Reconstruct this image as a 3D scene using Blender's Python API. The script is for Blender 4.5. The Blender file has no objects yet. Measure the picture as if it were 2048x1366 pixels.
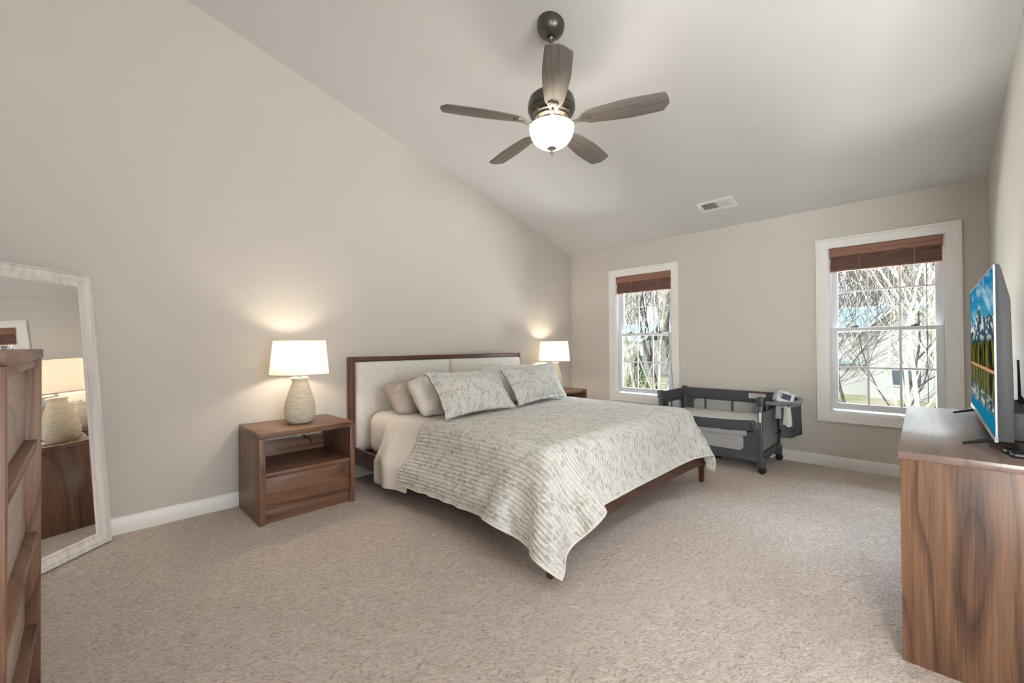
import bpy, bmesh, math, random
import numpy as np
from mathutils import Vector, Matrix
from math import sin, cos, pi, radians, hypot, atan2

# ------------------------------------------------------------------ camera, world, lights
S = bpy.context.scene
COL = S.collection
S.view_settings.view_transform = 'Standard'
S.view_settings.look = 'None'
S.view_settings.gamma = 1.0
S.view_settings.use_curve_mapping = False
S.view_settings.exposure = 1.33

CAMZ = 1.17
def make_camera():
    yaw, pitch, roll = radians(45.566), radians(.499), radians(-.41)
    f = Vector((sin(yaw) * cos(pitch), cos(yaw) * cos(pitch), sin(pitch)))
    r = Vector((cos(yaw), -sin(yaw), 0)); u = r.cross(f)
    r2 = cos(roll) * r + sin(roll) * u; u2 = -sin(roll) * r + cos(roll) * u
    cam = bpy.data.cameras.new('camera'); o = bpy.data.objects.new('camera', cam); COL.objects.link(o)
    m = Matrix((r2, u2, -f)).transposed().to_4x4(); m.translation = (0, 0, CAMZ)
    o.matrix_world = m
    cam.sensor_width = 36; cam.lens = 833.74 / 2048 * 36; cam.clip_start = .02; cam.clip_end = 300
    S.camera = o
make_camera()

WORLD = .85
w = bpy.data.worlds.new('sky'); S.world = w; w.use_nodes = True
nt = w.node_tree; nt.nodes.clear()
wo = nt.nodes.new('ShaderNodeOutputWorld'); bg = nt.nodes.new('ShaderNodeBackground')
tc = nt.nodes.new('ShaderNodeTexCoord'); sx = nt.nodes.new('ShaderNodeSeparateXYZ'); cr = nt.nodes.new('ShaderNodeValToRGB')
cr.color_ramp.elements[0].position = 0.0; cr.color_ramp.elements[0].color = (.93, .95, 1.0, 1)
cr.color_ramp.elements[1].position = .6; cr.color_ramp.elements[1].color = (.62, .78, 1.0, 1)
nt.links.new(tc.outputs['Generated'], sx.inputs[0]); nt.links.new(sx.outputs['Z'], cr.inputs[0])
nt.links.new(cr.outputs[0], bg.inputs[0]); bg.inputs[1].default_value = WORLD
nt.links.new(bg.outputs[0], wo.inputs[0])

def light(name, kind, loc, power, color=(1, 1, 1), size=None, size_y=None, direction=None, portal=False):
    l = bpy.data.lights.new(name, kind); l.energy = power; l.color = color
    if kind == 'AREA':
        l.shape = 'RECTANGLE'; l.size = size; l.size_y = size_y or size
        if portal: l.cycles.is_portal = True
    elif kind == 'POINT': l.shadow_soft_size = size or .03
    elif kind == 'SUN': l.angle = size or radians(1)
    o = bpy.data.objects.new(name, l); COL.objects.link(o); o.location = loc
    if direction: o.rotation_euler = Vector(direction).to_track_quat('-Z', 'Y').to_euler()
    return o
light('sun', 'SUN', (0, 0, 20), 1.25, (1, .95, .87), radians(1), direction=(.62, -.35, -.62))
XB, YA, YC, XD, YS, XR = 4.93, 3.619, -.39, -.65, -3.6, 1.85
HC, SL = 2.455, .255
WIN = [(2.135, 2.895), (-.155, .625)]; WZ0, WZ1 = .52, 2.06
for i, (a, b) in enumerate(WIN):
    light('window_portal', 'AREA', (XB + .14, (a + b) / 2, (WZ0 + WZ1) / 2), 1, size=1.54, size_y=.76, direction=(-1, 0, 0), portal=True)
# added fill lamp outside the made-up south window, behind the camera
light('south_fill', 'AREA', (.6, YS - .5, 1.5), 62, (.98, .98, 1.0), size=2.3, size_y=1.9, direction=(.1, 1, .12))
# added low fill lamp outside that window, aimed up at the sloped ceiling
light('south_low_fill', 'AREA', (.6, YS - .9, .1), 60, (1.0, .98, .95), size=2.6, size_y=1.4, direction=(.12, 1, .72))
# added fill lamp with no fixture in the south end, aimed at the ceiling
light('ceiling_fill', 'AREA', (.6, -1.3, 1.7), 8, (1.0, .985, .97), size=1.4, size_y=1.4, direction=(.30, .12, 1))
# added fill lamps outside the made-up west window, one level and one low
light('west_fill', 'AREA', (XD - .6, -1.05, 1.55), 62, (1.0, .97, .94), size=1.2, size_y=1.8, direction=(1, .16, 0))
light('west_low_fill', 'AREA', (XD - .9, -1.1, .2), 95, (1.0, .985, .96), size=1.2, size_y=1.4, direction=(1, .16, .62))
# added fill lamps below and to the side of the windows, both out of sight
light('below_window_fill', 'AREA', (7.0, 1.4, -1.3), 700, (1.0, .985, .95), size=2.6, size_y=4.5, direction=(-1, 0, 1.15))
light('side_yard_fill', 'AREA', (7.9, 6.9, 1.6), 650, (.88, .94, 1.0), size=2.4, size_y=2.6, direction=(-.62, -1, -.02))
# added fill lamp above each window, outside and out of sight
for i, (a, b) in enumerate(WIN):
    light('above_window_fill', 'AREA', (6.4, (a + b) / 2, 3.5), 440, (.76, .87, 1.0), size=1.6, size_y=2.0, direction=(-1, 0, -.95))

# ------------------------------------------------------------------ helpers
def tag(o, label=None, cat=None, group=None, kind=None):
    if label: o['label'] = label
    if cat: o['category'] = cat
    if group: o['group'] = group
    if kind: o['kind'] = kind
    return o
def thing(name, label, cat, loc=(0, 0, 0), rz=0, group=None):
    o = bpy.data.objects.new(name, None); COL.objects.link(o); o.location = loc; o.rotation_euler = (0, 0, rz)
    o.empty_display_size = .1
    return tag(o, label, cat, group)

class MB:
    def __init__(s): s.bm = bmesh.new(); s.uv = None
    def box(s, x0, x1, y0, y1, z0, z1, bev=0, seg=2, M=None):
        t = bmesh.new()
        bmesh.ops.create_cube(t, size=1)
        for v in t.verts:
            v.co = Vector(((x0 + x1) / 2 + v.co.x * (x1 - x0), (y0 + y1) / 2 + v.co.y * (y1 - y0), (z0 + z1) / 2 + v.co.z * (z1 - z0)))
        if bev: bmesh.ops.bevel(t, geom=t.edges[:], offset=bev, segments=seg, profile=.5, affect='EDGES')
        if M: bmesh.ops.transform(t, matrix=M, verts=t.verts)
        return s.merge(t)
    def merge(s, t):
        me = bpy.data.meshes.new('tmp'); t.to_mesh(me); t.free(); s.bm.from_mesh(me); bpy.data.meshes.remove(me); return s
    def lathe(s, prof, c=(0, 0, 0), seg=40, M=None):
        rings = []; bm = bmesh.new(); c = Vector(c)
        for r, z in prof:
            if r < 1e-5: rings.append([bm.verts.new(c + Vector((0, 0, z)))])
            else: rings.append([bm.verts.new(c + Vector((r * cos(2 * pi * i / seg), r * sin(2 * pi * i / seg), z))) for i in range(seg)])
        for a, b in zip(rings[:-1], rings[1:]):
            for i in range(seg):
                j = (i + 1) % seg
                if len(a) == 1 and len(b) == 1: continue
                if len(a) == 1: bm.faces.new((a[0], b[j], b[i]))
                elif len(b) == 1: bm.faces.new((a[i], a[j], b[0]))
                else: bm.faces.new((a[i], a[j], b[j], b[i]))
        if M: bmesh.ops.transform(bm, matrix=M, verts=bm.verts)
        return s.merge(bm)
    def tube(s, pts, rad, seg=8, cap=True):
        pts = [Vector(p) for p in pts]; n = len(pts); bm = s.bm
        rads = rad if isinstance(rad, (list, tuple)) else [rad] * n
        up = None; rings = []
        for i in range(n):
            d = (pts[min(i + 1, n - 1)] - pts[max(i - 1, 0)]).normalized()
            if up is None:
                up = Vector((0, 0, 1)) if abs(d.z) < .9 else Vector((1, 0, 0))
            a = d.cross(up); a = a.normalized() if a.length > 1e-6 else Vector((1, 0, 0)); b = a.cross(d).normalized(); up = b
            rings.append([bm.verts.new(pts[i] + rads[i] * (cos(2 * pi * k / seg) * a + sin(2 * pi * k / seg) * b)) for k in range(seg)])
        for A, B in zip(rings[:-1], rings[1:]):
            for k in range(seg):
                j = (k + 1) % seg; bm.faces.new((A[k], A[j], B[j], B[k]))
        if cap:
            bm.faces.new(rings[0][::-1]); bm.faces.new(rings[-1])
        return s
    def prism(s, poly, axis, a, b, bev=0):
        """poly: 2D points; extruded along axis from a to b"""
        t = bmesh.new()
        def P(q, h): return {'x': (h, q[0], q[1]), 'y': (q[0], h, q[1]), 'z': (q[0], q[1], h)}[axis]
        A = [t.verts.new(P(q, a)) for q in poly]; B = [t.verts.new(P(q, b)) for q in poly]
        t.faces.new(A); t.faces.new(B[::-1]); n = len(poly)
        for i in range(n): t.faces.new((A[i], B[i], B[(i + 1) % n], A[(i + 1) % n]))
        bmesh.ops.recalc_face_normals(t, faces=t.faces)
        if bev: bmesh.ops.bevel(t, geom=t.edges[:], offset=bev, segments=2, profile=.5, affect='EDGES')
        return s.merge(t)
    def grid(s, P, closed=False, uv=None):
        """P: array (n,m,3); uv (n,m,2)"""
        n, m = P.shape[:2]; bm = s.bm
        V = [[bm.verts.new(P[i, j]) for j in range(m)] for i in range(n)]
        if uv is not None:
            L = bm.loops.layers.uv.get('UVMap') or bm.loops.layers.uv.new('UVMap')
        for i in range(n - 1):
            for j in range(m if closed else m - 1):
                k = (j + 1) % m
                f = bm.faces.new((V[i][j], V[i + 1][j], V[i + 1][k], V[i][k]))
                if uv is not None:
                    for lp, (a, b) in zip(f.loops, ((i, j), (i + 1, j), (i + 1, k), (i, k))): lp[L].uv = uv[a, b]
        return V
    def build(s, name, mat, parent=None, smooth=True, recalc=True, auto=radians(35)):
        if recalc: bmesh.ops.recalc_face_normals(s.bm, faces=s.bm.faces)
        me = bpy.data.meshes.new(name)
        if smooth:
            for f in s.bm.faces: f.smooth = True
            for e in s.bm.edges:
                if len(e.link_faces) == 2 and e.calc_face_angle(0) > auto: e.smooth = False
        s.bm.to_mesh(me); s.bm.free()
        o = bpy.data.objects.new(name, me); COL.objects.link(o)
        if mat: me.materials.append(mat)
        if parent: o.parent = parent
        return o
def box(name, mat, parent, *a, bev=.002, **k):
    return MB().box(*a, bev=bev, **k).build(name, mat, parent)
def copy_tree(o, parent=None):
    c = o.copy(); COL.objects.link(c); c.parent = parent
    for ch in [q for q in bpy.data.objects if q.parent == o]: copy_tree(ch, c)
    return c
def struct(o): o['kind'] = 'structure'; return o

# ------------------------------------------------------------------ materials
def srgb(r, g, b):
    return tuple(((c / 255) / 12.92 if c <= 10 else ((c / 255 + .055) / 1.055) ** 2.4) for c in (r, g, b)) + (1,)
class NT:
    def __init__(s, name):
        s.m = bpy.data.materials.new(name); s.m.use_nodes = True; s.t = s.m.node_tree
        s.b = s.t.nodes['Principled BSDF']; s.out = s.t.nodes['Material Output']; s._tc = None
    def n(s, kind, **k):
        x = s.t.nodes.new('ShaderNode' + kind)
        for a, v in k.items(): setattr(x, a, v)
        return x
    def l(s, a, b): s.t.links.new(a, b)
    def set(s, node, **k):
        for a, v in k.items():
            i = node.inputs[a.replace('_', ' ')] if isinstance(a, str) else node.inputs[a]
            if hasattr(v, 'is_linked') or isinstance(v, bpy.types.NodeSocket): s.l(v, i)
            else: i.default_value = v
        return node
    def coord(s, which='Object', scale=(1, 1, 1), rot=(0, 0, 0), loc=(0, 0, 0)):
        if not s._tc: s._tc = s.n('TexCoord')
        mp = s.n('Mapping'); s.l(s._tc.outputs[which], mp.inputs[0]); mp.inputs['Scale'].default_value = scale
        mp.inputs['Rotation'].default_value = rot; mp.inputs['Location'].default_value = loc
        return mp.outputs[0]
    def noise(s, v, scale, detail=3, rough=.5, dist=0):
        x = s.n('TexNoise'); s.l(v, x.inputs['Vector']); x.inputs['Scale'].default_value = scale
        x.inputs['Detail'].default_value = detail; x.inputs['Roughness'].default_value = rough; x.inputs['Distortion'].default_value = dist
        return x.outputs[0]
    def voro(s, v, scale, feature='F1', rnd=1, out='Distance'):
        x = s.n('TexVoronoi'); x.feature = feature; s.l(v, x.inputs['Vector']); x.inputs['Scale'].default_value = scale
        x.inputs['Randomness'].default_value = rnd
        return x.outputs[out]
    def math(s, op, a, b=None, c=None):
        x = s.n('Math', operation=op)
        for i, v in enumerate((a, b, c)):
            if v is None: continue
            if isinstance(v, (int, float)): x.inputs[i].default_value = v
            else: s.l(v, x.inputs[i])
        return x.outputs[0]
    def ramp(s, v, *els):
        x = s.n('ValToRGB'); s.l(v, x.inputs[0]); e = x.color_ramp.elements
        while len(e) < len(els): e.new(.5)
        for i, (p, c) in enumerate(els):
            e[i].position = p; e[i].color = c if len(c) == 4 else (*c, 1)
        return x.outputs[0]
    def mix(s, f, a, b, mode='MIX'):
        x = s.n('Mix', data_type='RGBA', blend_type=mode)
        for i, v in ((0, f), (6, a), (7, b)):
            if isinstance(v, (int, float, tuple)): x.inputs[i].default_value = v
            else: s.l(v, x.inputs[i])
        return x.outputs[2]
    def bump(s, h, strength=.3, dist=.01, prev=None):
        x = s.n('Bump'); s.l(h, x.inputs['Height']); x.inputs['Strength'].default_value = strength; x.inputs['Distance'].default_value = dist
        if prev: s.l(prev, x.inputs['Normal'])
        return x.outputs[0]
    def done(s, color=None, rough=.5, metal=0, normal=None, spec=None):
        b = s.b
        if color is not None:
            if isinstance(color, tuple): b.inputs['Base Color'].default_value = color
            else: s.l(color, b.inputs['Base Color'])
        if isinstance(rough, (int, float)): b.inputs['Roughness'].default_value = rough
        else: s.l(rough, b.inputs['Roughness'])
        b.inputs['Metallic'].default_value = metal
        if spec is not None: b.inputs['Specular IOR Level'].default_value = spec
        if normal is not None: s.l(normal, b.inputs['Normal'])
        return s.m
def plain(name, c, rough=.5, metal=0, bumpscale=None, bstr=.1, spec=None):
    n = NT(name); nm = None
    v = n.coord()
    f = n.noise(v, 6, 3)
    col = n.mix(n.math('MULTIPLY', f, .12), c, tuple(q * .8 for q in c[:3]) + (1,))
    if bumpscale: nm = n.bump(n.noise(v, bumpscale, 3), bstr, .004)
    return n.done(col, rough, metal, nm, spec)

def wall_paint(name, c):
    n = NT(name); v = n.coord(); b = n.bump(n.noise(v, 160, 3, .6), .06, .002)
    return n.done(c, .75, 0, b, .3)
M = {}
M['wall'] = wall_paint('cream_wall_paint', srgb(209, 204, 197))
M['ceil'] = wall_paint('white_ceiling_paint', srgb(214, 213, 213))
M['trim'] = plain('white_trim_paint', srgb(243, 241, 238), .35)
M['vinyl'] = plain('white_vinyl', srgb(235, 237, 240), .3)

def wood(name, axis, c_dark, c_mid, c_lit, figure=1.0, rough=.4, fig_scale=1.0, loc=(0, 0, 0), fine=1.35):
    """grain runs along axis (0,1,2)"""
    n = NT(name)
    st = [5.0 * fig_scale] * 3; st[axis] = .85 * fig_scale
    v = n.coord('Object', tuple(st), loc=loc)
    f1 = n.noise(v, .5, 1.5, .4, .25)
    saw = n.math('FRACT', n.math('MULTIPLY', f1, 17 * figure))
    line = n.ramp(saw, (.0, (.0, .0, .0)), (.10, (.75, .75, .75)), (.75, (1, 1, 1)), (1.0, (.25, .25, .25)))
    st2 = [170.0] * 3; st2[axis] = 2.5
    wv = n.n('VectorMath', operation='ADD'); o_ = n.coord('Object'); n.l(o_, wv.inputs[0])
    sc = n.n('VectorMath', operation='SCALE'); nz = n.n('TexNoise'); n.l(o_, nz.inputs['Vector']); nz.inputs['Scale'].default_value = 2.5
    n.l(nz.outputs['Color'], sc.inputs[0]); sc.inputs['Scale'].default_value = .03; n.l(sc.outputs[0], wv.inputs[1])
    mp = n.n('Mapping'); n.l(wv.outputs[0], mp.inputs[0]); mp.inputs['Scale'].default_value = tuple(st2)
    fine_n = n.noise(mp.outputs[0], 1, 3, .6)
    st3 = [26.0] * 3; st3[axis] = 1.2
    mp3 = n.n('Mapping'); n.l(wv.outputs[0], mp3.inputs[0]); mp3.inputs['Scale'].default_value = tuple(st3)
    strk = n.noise(mp3.outputs[0], 1, 3, .55)
    big = n.noise(v, .8, 3, .5, .5)
    t = n.math('ADD', n.math('MULTIPLY', line, .22), n.math('ADD', n.math('MULTIPLY', fine_n, .26 * fine), n.math('ADD', n.math('MULTIPLY', strk, .34), n.math('MULTIPLY', big, .36))))
    col = n.ramp(t, (.38, c_dark), (.58, c_mid), (.80, c_lit))
    nb = n.bump(fine_n, .10, .001)
    return n.done(col, rough, 0, nb, .4)
WD, WM, WL = srgb(50, 34, 28), srgb(98, 69, 55), srgb(140, 103, 80)
for ax, k in enumerate('xyz'):
    M['walnut_' + k] = wood('walnut_grain_' + k, ax, WD, WM, WL, rough=.38)
M['walnut_dresser'] = wood('walnut_dresser_side', 2, srgb(46, 33, 27), srgb(88, 64, 52), srgb(132, 98, 75), figure=1.1, rough=.42, fig_scale=.9, loc=(.4, 1.3, .2))
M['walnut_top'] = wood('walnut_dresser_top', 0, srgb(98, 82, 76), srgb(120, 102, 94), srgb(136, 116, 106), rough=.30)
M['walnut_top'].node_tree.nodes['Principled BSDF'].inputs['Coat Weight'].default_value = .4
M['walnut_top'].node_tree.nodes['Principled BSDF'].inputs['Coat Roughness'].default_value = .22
M['walnut_pale'] = wood('walnut_pale_drawer', 1, srgb(118, 100, 90), srgb(160, 143, 131), srgb(190, 174, 162), rough=.5)
M['bedwood_x'] = wood('bed_frame_wood', 0, srgb(50, 31, 26), srgb(74, 47, 39), srgb(94, 62, 51), rough=.42)
M['bedwood_y'] = wood('bed_rail_wood', 1, srgb(50, 31, 26), srgb(74, 47, 39), srgb(94, 62, 51), rough=.42)
M['bedwood_z'] = wood('bed_post_wood', 2, srgb(58, 32, 26), srgb(82, 47, 38), srgb(104, 62, 48), rough=.42)
M['blade'] = wood('fan_blade_wood', 0, srgb(84, 80, 77), srgb(108, 102, 98), srgb(128, 121, 116), rough=.45)

def carpet():
    n = NT('beige_shag_carpet')
    v0 = n.coord('Object', (1, 1, 1), rot=(0, 0, radians(28)))
    warp = n.noise(v0, 3.0, 2)
    va = n.n('VectorMath', operation='SCALE')
    nz = n.n('TexNoise'); n.l(v0, nz.inputs['Vector']); nz.inputs['Scale'].default_value = 14; nz.inputs['Detail'].default_value = 2
    n.l(nz.outputs['Color'], va.inputs[0]); va.inputs['Scale'].default_value = .05
    vb = n.n('VectorMath', operation='ADD'); n.l(v0, vb.inputs[0]); n.l(va.outputs[0], vb.inputs[1])
    mp = n.n('Mapping'); n.l(vb.outputs[0], mp.inputs[0]); mp.inputs['Scale'].default_value = (.8, 2.4, 1)
    tuft = n.noise(mp.outputs[0], 62, 4, .62)
    tuft2 = n.noise(vb.outputs[0], 190, 3, .6)
    patch = n.noise(v0, 1.3, 4, .55)
    h = n.math('ADD', tuft, n.math('MULTIPLY', tuft2, .45))
    col = n.ramp(tuft, (.28, srgb(156, 133, 117)), (.45, srgb(228, 209, 195)), (.64, srgb(248, 236, 226)))
    col = n.mix(n.math('MULTIPLY', n.math('SUBTRACT', patch, .35), .55), col, srgb(190, 168, 151))
    b = n.bump(h, 1.0, .015)
    n.b.inputs['Sheen Weight'].default_value = .25
    n.b.inputs['Sheen Roughness'].default_value = .6
    return n.done(col, .95, 0, b, .1)
M['carpet'] = carpet()

def quilt_mat(name, tone=1.0):
    """UV in metres: u across the bed, v along it; channels run along v"""
    n = NT(name)
    uv = n.coord('UV')
    sp = n.n('SeparateXYZ'); n.l(uv, sp.inputs[0])
    wob = n.noise(uv, 22, 2)
    u = n.math('ADD', sp.outputs['X'], n.math('MULTIPLY', n.math('SUBTRACT', wob, .5), .010))
    ch = n.math('ABSOLUTE', n.math('SINE', n.math('MULTIPLY', u, pi / .024)))
    ch = n.math('POWER', ch, .5)
    crinkle = n.noise(n.coord('UV', (1, 1.8, 1)), 120, 3, .6)
    # printed vines: rounded leaves and blooms
    wv = n.n('VectorMath', operation='ADD'); nz = n.n('TexNoise'); n.l(uv, nz.inputs['Vector']); nz.inputs['Scale'].default_value = 16
    sc = n.n('VectorMath', operation='SCALE'); n.l(nz.outputs['Color'], sc.inputs[0]); sc.inputs['Scale'].default_value = .03
    n.l(uv, wv.inputs[0]); n.l(sc.outputs[0], wv.inputs[1])
    lf = n.n('Mapping'); n.l(wv.outputs[0], lf.inputs[0]); lf.inputs['Scale'].default_value = (1.5, 1, 1); lf.inputs['Rotation'].default_value = (0, 0, .7)
    d2 = n.voro(lf.outputs[0], 24, 'DISTANCE_TO_EDGE', 1)
    inside = n.ramp(n.math('ADD', d2, n.math('MULTIPLY', n.math('SUBTRACT', n.noise(uv, 90, 3, .7), .5), .25)), (.03, (0, 0, 0)), (.20, (1, 1, 1)))
    cell = n.n('SeparateColor'); n.l(n.voro(lf.outputs[0], 24, 'F1', 1, 'Color'), cell.inputs[0])
    dark = n.ramp(cell.outputs[0], (.35, (0, 0, 0)), (.5, (.6, .6, .6)), (.85, (1, 1, 1)))
    fleck = n.ramp(n.noise(uv, 75, 4, .7), (.44, (0, 0, 0)), (.58, (1, 1, 1)))
    base = n.mix(n.math('MULTIPLY', fleck, .55), srgb(230, 228, 224), srgb(206, 204, 199))
    col = n.mix(n.math('MULTIPLY', n.math('MULTIPLY', inside, dark), .58), base, srgb(168, 164, 156))
    h = n.math('ADD', n.math('MULTIPLY', ch, 1.0), n.math('MULTIPLY', crinkle, .55))
    b = n.bump(h, .75, .006)
    n.b.inputs['Sheen Weight'].default_value = .15
    return n.done(col, .9, 0, b, .15)
M['quilt'] = quilt_mat('printed_quilt_cotton')

def fabric(name, c, c2, scale=420, rough=.9, bstr=.25, slub=False, wrinkle=0):
    n = NT(name); v = n.coord()
    a = n.noise(n.coord('Object', (1, 1, .12) if slub else (1, 1, 1)), scale, 2, .6)
    b_ = n.noise(n.coord('Object', (.12, .12, 1)), scale, 2, .6)
    f = n.math('MULTIPLY', n.math('ADD', a, b_), .5)
    col = n.ramp(f, (.38, c2), (.60, c))
    nm = n.bump(f, bstr, .0015)
    if wrinkle: nm = n.bump(n.noise(v, 9, 3, .5, .8), wrinkle, .02, nm)
    return n.done(col, rough, 0, nm, .15)
M['linen'] = fabric('grey_linen_upholstery', srgb(240, 237, 231), srgb(212, 209, 203), 260, slub=True)
M['sheet'] = fabric('white_cotton_sheet', srgb(234, 229, 223), srgb(226, 220, 213), 500, bstr=.08, wrinkle=.25)
M['beige_cotton'] = fabric('taupe_cotton_pillowcase', srgb(198, 186, 175), srgb(184, 171, 160), 500, bstr=.08, wrinkle=.35)
M['crib_dark'] = fabric('charcoal_crib_fabric', srgb(92, 93, 96), srgb(70, 71, 75), 380, bstr=.3, wrinkle=.4)
M['crib_light'] = fabric('light_grey_crib_panel', srgb(176, 176, 178), srgb(158, 158, 160), 380, bstr=.2, wrinkle=.35)
M['crib_plastic'] = plain('charcoal_plastic', srgb(72, 74, 78), .4)
M['crib_tube'] = plain('slate_metal_tube', srgb(92, 97, 106), .35, .3)
M['grey_tray'] = plain('grey_tray_plastic', srgb(112, 116, 122), .4)
M['black'] = plain('black_plastic', srgb(30, 30, 32), .35)
M['gunmetal'] = plain('grey_tv_shell', srgb(62, 64, 67), .55, 0)
M['silver'] = plain('silver_bezel', srgb(150, 153, 157), .4, .5)
M['pewter'] = plain('pewter_fan_metal', srgb(100, 96, 88), .32, .85)
M['pewter_lit'] = plain('lit_pewter', srgb(150, 145, 136), .3, .8)  # paler copy of the pewter, lamp glow put into the colour
M['white_plastic'] = plain('white_plastic', srgb(232, 232, 230), .4)
M['chrome'] = plain('chrome', srgb(215, 215, 215), .15, 1)

def mesh_net():
    n = NT('crib_mesh_net'); tr = n.n('BsdfTransparent'); mx = n.n('MixShader')
    n.done(srgb(205, 205, 205), .8)
    mx.inputs[0].default_value = .34
    n.l(tr.outputs[0], mx.inputs[1]); n.l(n.b.outputs[0], mx.inputs[2]); n.l(mx.outputs[0], n.out.inputs[0]); return n.m
M['net'] = mesh_net()
def glass():
    n = NT('window_glass'); tr = n.n('BsdfTransparent'); gl = n.n('BsdfGlossy'); gl.inputs['Roughness'].default_value = .02
    lw = n.n('Fresnel'); lw.inputs[0].default_value = 1.35; mx = n.n('MixShader')
    n.l(lw.outputs[0], mx.inputs[0]); n.l(tr.outputs[0], mx.inputs[1]); n.l(gl.outputs[0], mx.inputs[2]); n.l(mx.outputs[0], n.out.inputs[0])
    tr.inputs[0].default_value = (.97, .985, .98, 1); return n.m
M['glass'] = glass()
n = NT('mirror_silver'); M['mirror'] = n.done((.93, .94, .93, 1), .0, 1.0)
def shade(name, c, tw=.55):
    n = NT(name); d = n.n('BsdfDiffuse'); t = n.n('BsdfTranslucent'); mx = n.n('MixShader')
    f = n.noise(n.coord('Object', (1, 1, .3)), 300, 2)
    col = n.mix(n.math('MULTIPLY', f, .15), c, tuple(q * .75 for q in c[:3]) + (1,))
    n.l(col, d.inputs[0]); n.l(col, t.inputs[0]); mx.inputs[0].default_value = tw
    n.l(d.outputs[0], mx.inputs[1]); n.l(t.outputs[0], mx.inputs[2]); n.l(mx.outputs[0], n.out.inputs[0]); return n.m
M['shade'] = shade('linen_lampshade', srgb(238, 230, 216), .38)
M['bowl'] = shade('frosted_alabaster_glass', srgb(250, 244, 232), .6)
def ceramic():
    n = NT('ribbed_cream_ceramic'); v = n.coord('Object')
    sp = n.n('SeparateXYZ'); n.l(v, sp.inputs[0])
    z = n.math('ADD', sp.outputs['Z'], n.math('MULTIPLY', n.noise(v, 12, 2), .012))
    rings = n.math('SINE', n.math('MULTIPLY', z, 640))
    sm = n.noise(n.coord('Object', (1, 1, 6)), 18, 3)
    b = n.bump(n.math('ADD', n.math('MULTIPLY', rings, .5), sm), .35, .0025)
    col = n.ramp(sm, (.3, srgb(204, 194, 174)), (.65, srgb(226, 218, 200)))
    return n.done(col, .7, 0, b, .25)
M['ceramic'] = ceramic()
def whitewash():
    n = NT('distressed_white_paint'); f = n.noise(n.coord('Object', (30, 30, 2)), 1, 4, .6)
    col = n.ramp(f, (.3, srgb(206, 200, 196)), (.6, srgb(232, 227, 223)))
    return n.done(col, .5, 0, n.bump(f, .15, .002), .3)
M['whitewash'] = whitewash()
def bamboo():
    n = NT('woven_bamboo_blind'); v = n.coord('Object')
    sp = n.n('SeparateXYZ'); n.l(v, sp.inputs[0])
    st = n.math('SINE', n.math('MULTIPLY', sp.outputs['Z'], 2 * pi / .0095))
    f = n.noise(n.coord('Object', (1, 1.5, 60)), 3, 3)
    col = n.ramp(n.math('ADD', n.math('MULTIPLY', st, .22), f), (.22, srgb(84, 58, 51)), (.5, srgb(132, 98, 86)), (.85, srgb(164, 130, 116)))
    return n.done(col, .6, 0, n.bump(st, .6, .003), .3)
M['bamboo'] = bamboo()
M['valance'] = wood('blind_valance_wood', 1, srgb(104, 68, 55), srgb(138, 97, 80), srgb(156, 114, 95), rough=.45)

# ------------------------------------------------------------------ room shell
T = .15
def zc(x): return HC + SL * (XB - x)
XO = XB + T
struct(MB().box(XD - T, XO, YS - T, YA + T, -.12, 0).build('floor', M['carpet'], smooth=False))
cb = MB().prism([(XD - T, zc(XD - T)), (XO, zc(XO)), (XO, zc(XO) + .15), (XD - T, zc(XD - T) + .15)], 'y', YS - T, YA + T)
struct(cb.build('ceiling', M['ceil'], smooth=False))
def gable(name, x0, x1, y0, y1, holes=None):
    mb = MB()
    if not holes: mb.prism([(x0, 0), (x1, 0), (x1, zc(x1)), (x0, zc(x0))], 'y', y0, y1)
    else:
        (a, b, c, d), = holes
        mb.prism([(x0, 0), (a, 0), (a, zc(a)), (x0, zc(x0))], 'y', y0, y1)
        mb.prism([(b, 0), (x1, 0), (x1, zc(x1)), (b, zc(b))], 'y', y0, y1)
        mb.prism([(a, 0), (b, 0), (b, c), (a, c)], 'y', y0, y1)
        mb.prism([(a, d), (b, d), (b, zc(b)), (a, zc(a))], 'y', y0, y1)
    return struct(mb.build(name, M['wall'], smooth=False))
gable('wall_north', XD - T, XO, YA, YA + T)
gable('wall_south', XR, XO, YC - T, YC)
SW = (-.35, 1.55, .5, 2.3)
gable('wall_rear', XD - T, XR + T, YS - T, YS, [SW])
struct(MB().prism([(YS, 0), (YC - T, 0), (YC - T, zc(XR)), (YS, zc(XR))], 'x', XR, XR + T).build('wall_alcove', M['wall'], smooth=False))
WW = (-1.65, -.45, .5, 2.4)
struct(MB().prism([(YS, 0), (WW[0], 0), (WW[0], zc(XD)), (YS, zc(XD))], 'x', XD - T, XD).prism([(WW[1], 0), (YA, 0), (YA, zc(XD)), (WW[1], zc(XD))], 'x', XD - T, XD)
       .prism([(WW[0], 0), (WW[1], 0), (WW[1], WW[2]), (WW[0], WW[2])], 'x', XD - T, XD).prism([(WW[0], WW[3]), (WW[1], WW[3]), (WW[1], zc(XD)), (WW[0], zc(XD))], 'x', XD - T, XD).build('wall_west', M['wall'], smooth=False))
eb = MB(); ys = [YC, WIN[1][0], WIN[1][1], WIN[0][0], WIN[0][1], YA]
for i in range(5):
    a, b = ys[i], ys[i + 1]
    if i in (1, 3):
        eb.box(XB, XO, a, b, 0, WZ0); eb.box(XB, XO, a, b, WZ1, zc(XO) - .0)
    else: eb.box(XB, XO, a, b, 0, zc(XO))
# thin wedge closing the sloped top
struct(eb.build('wall_east', M['wall'], smooth=False))
struct(MB().prism([(XB, zc(XO)), (XO, zc(XO)), (XB, zc(XB))], 'y', YC, YA).build('wall_east_top', M['wall'], smooth=False))

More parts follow.
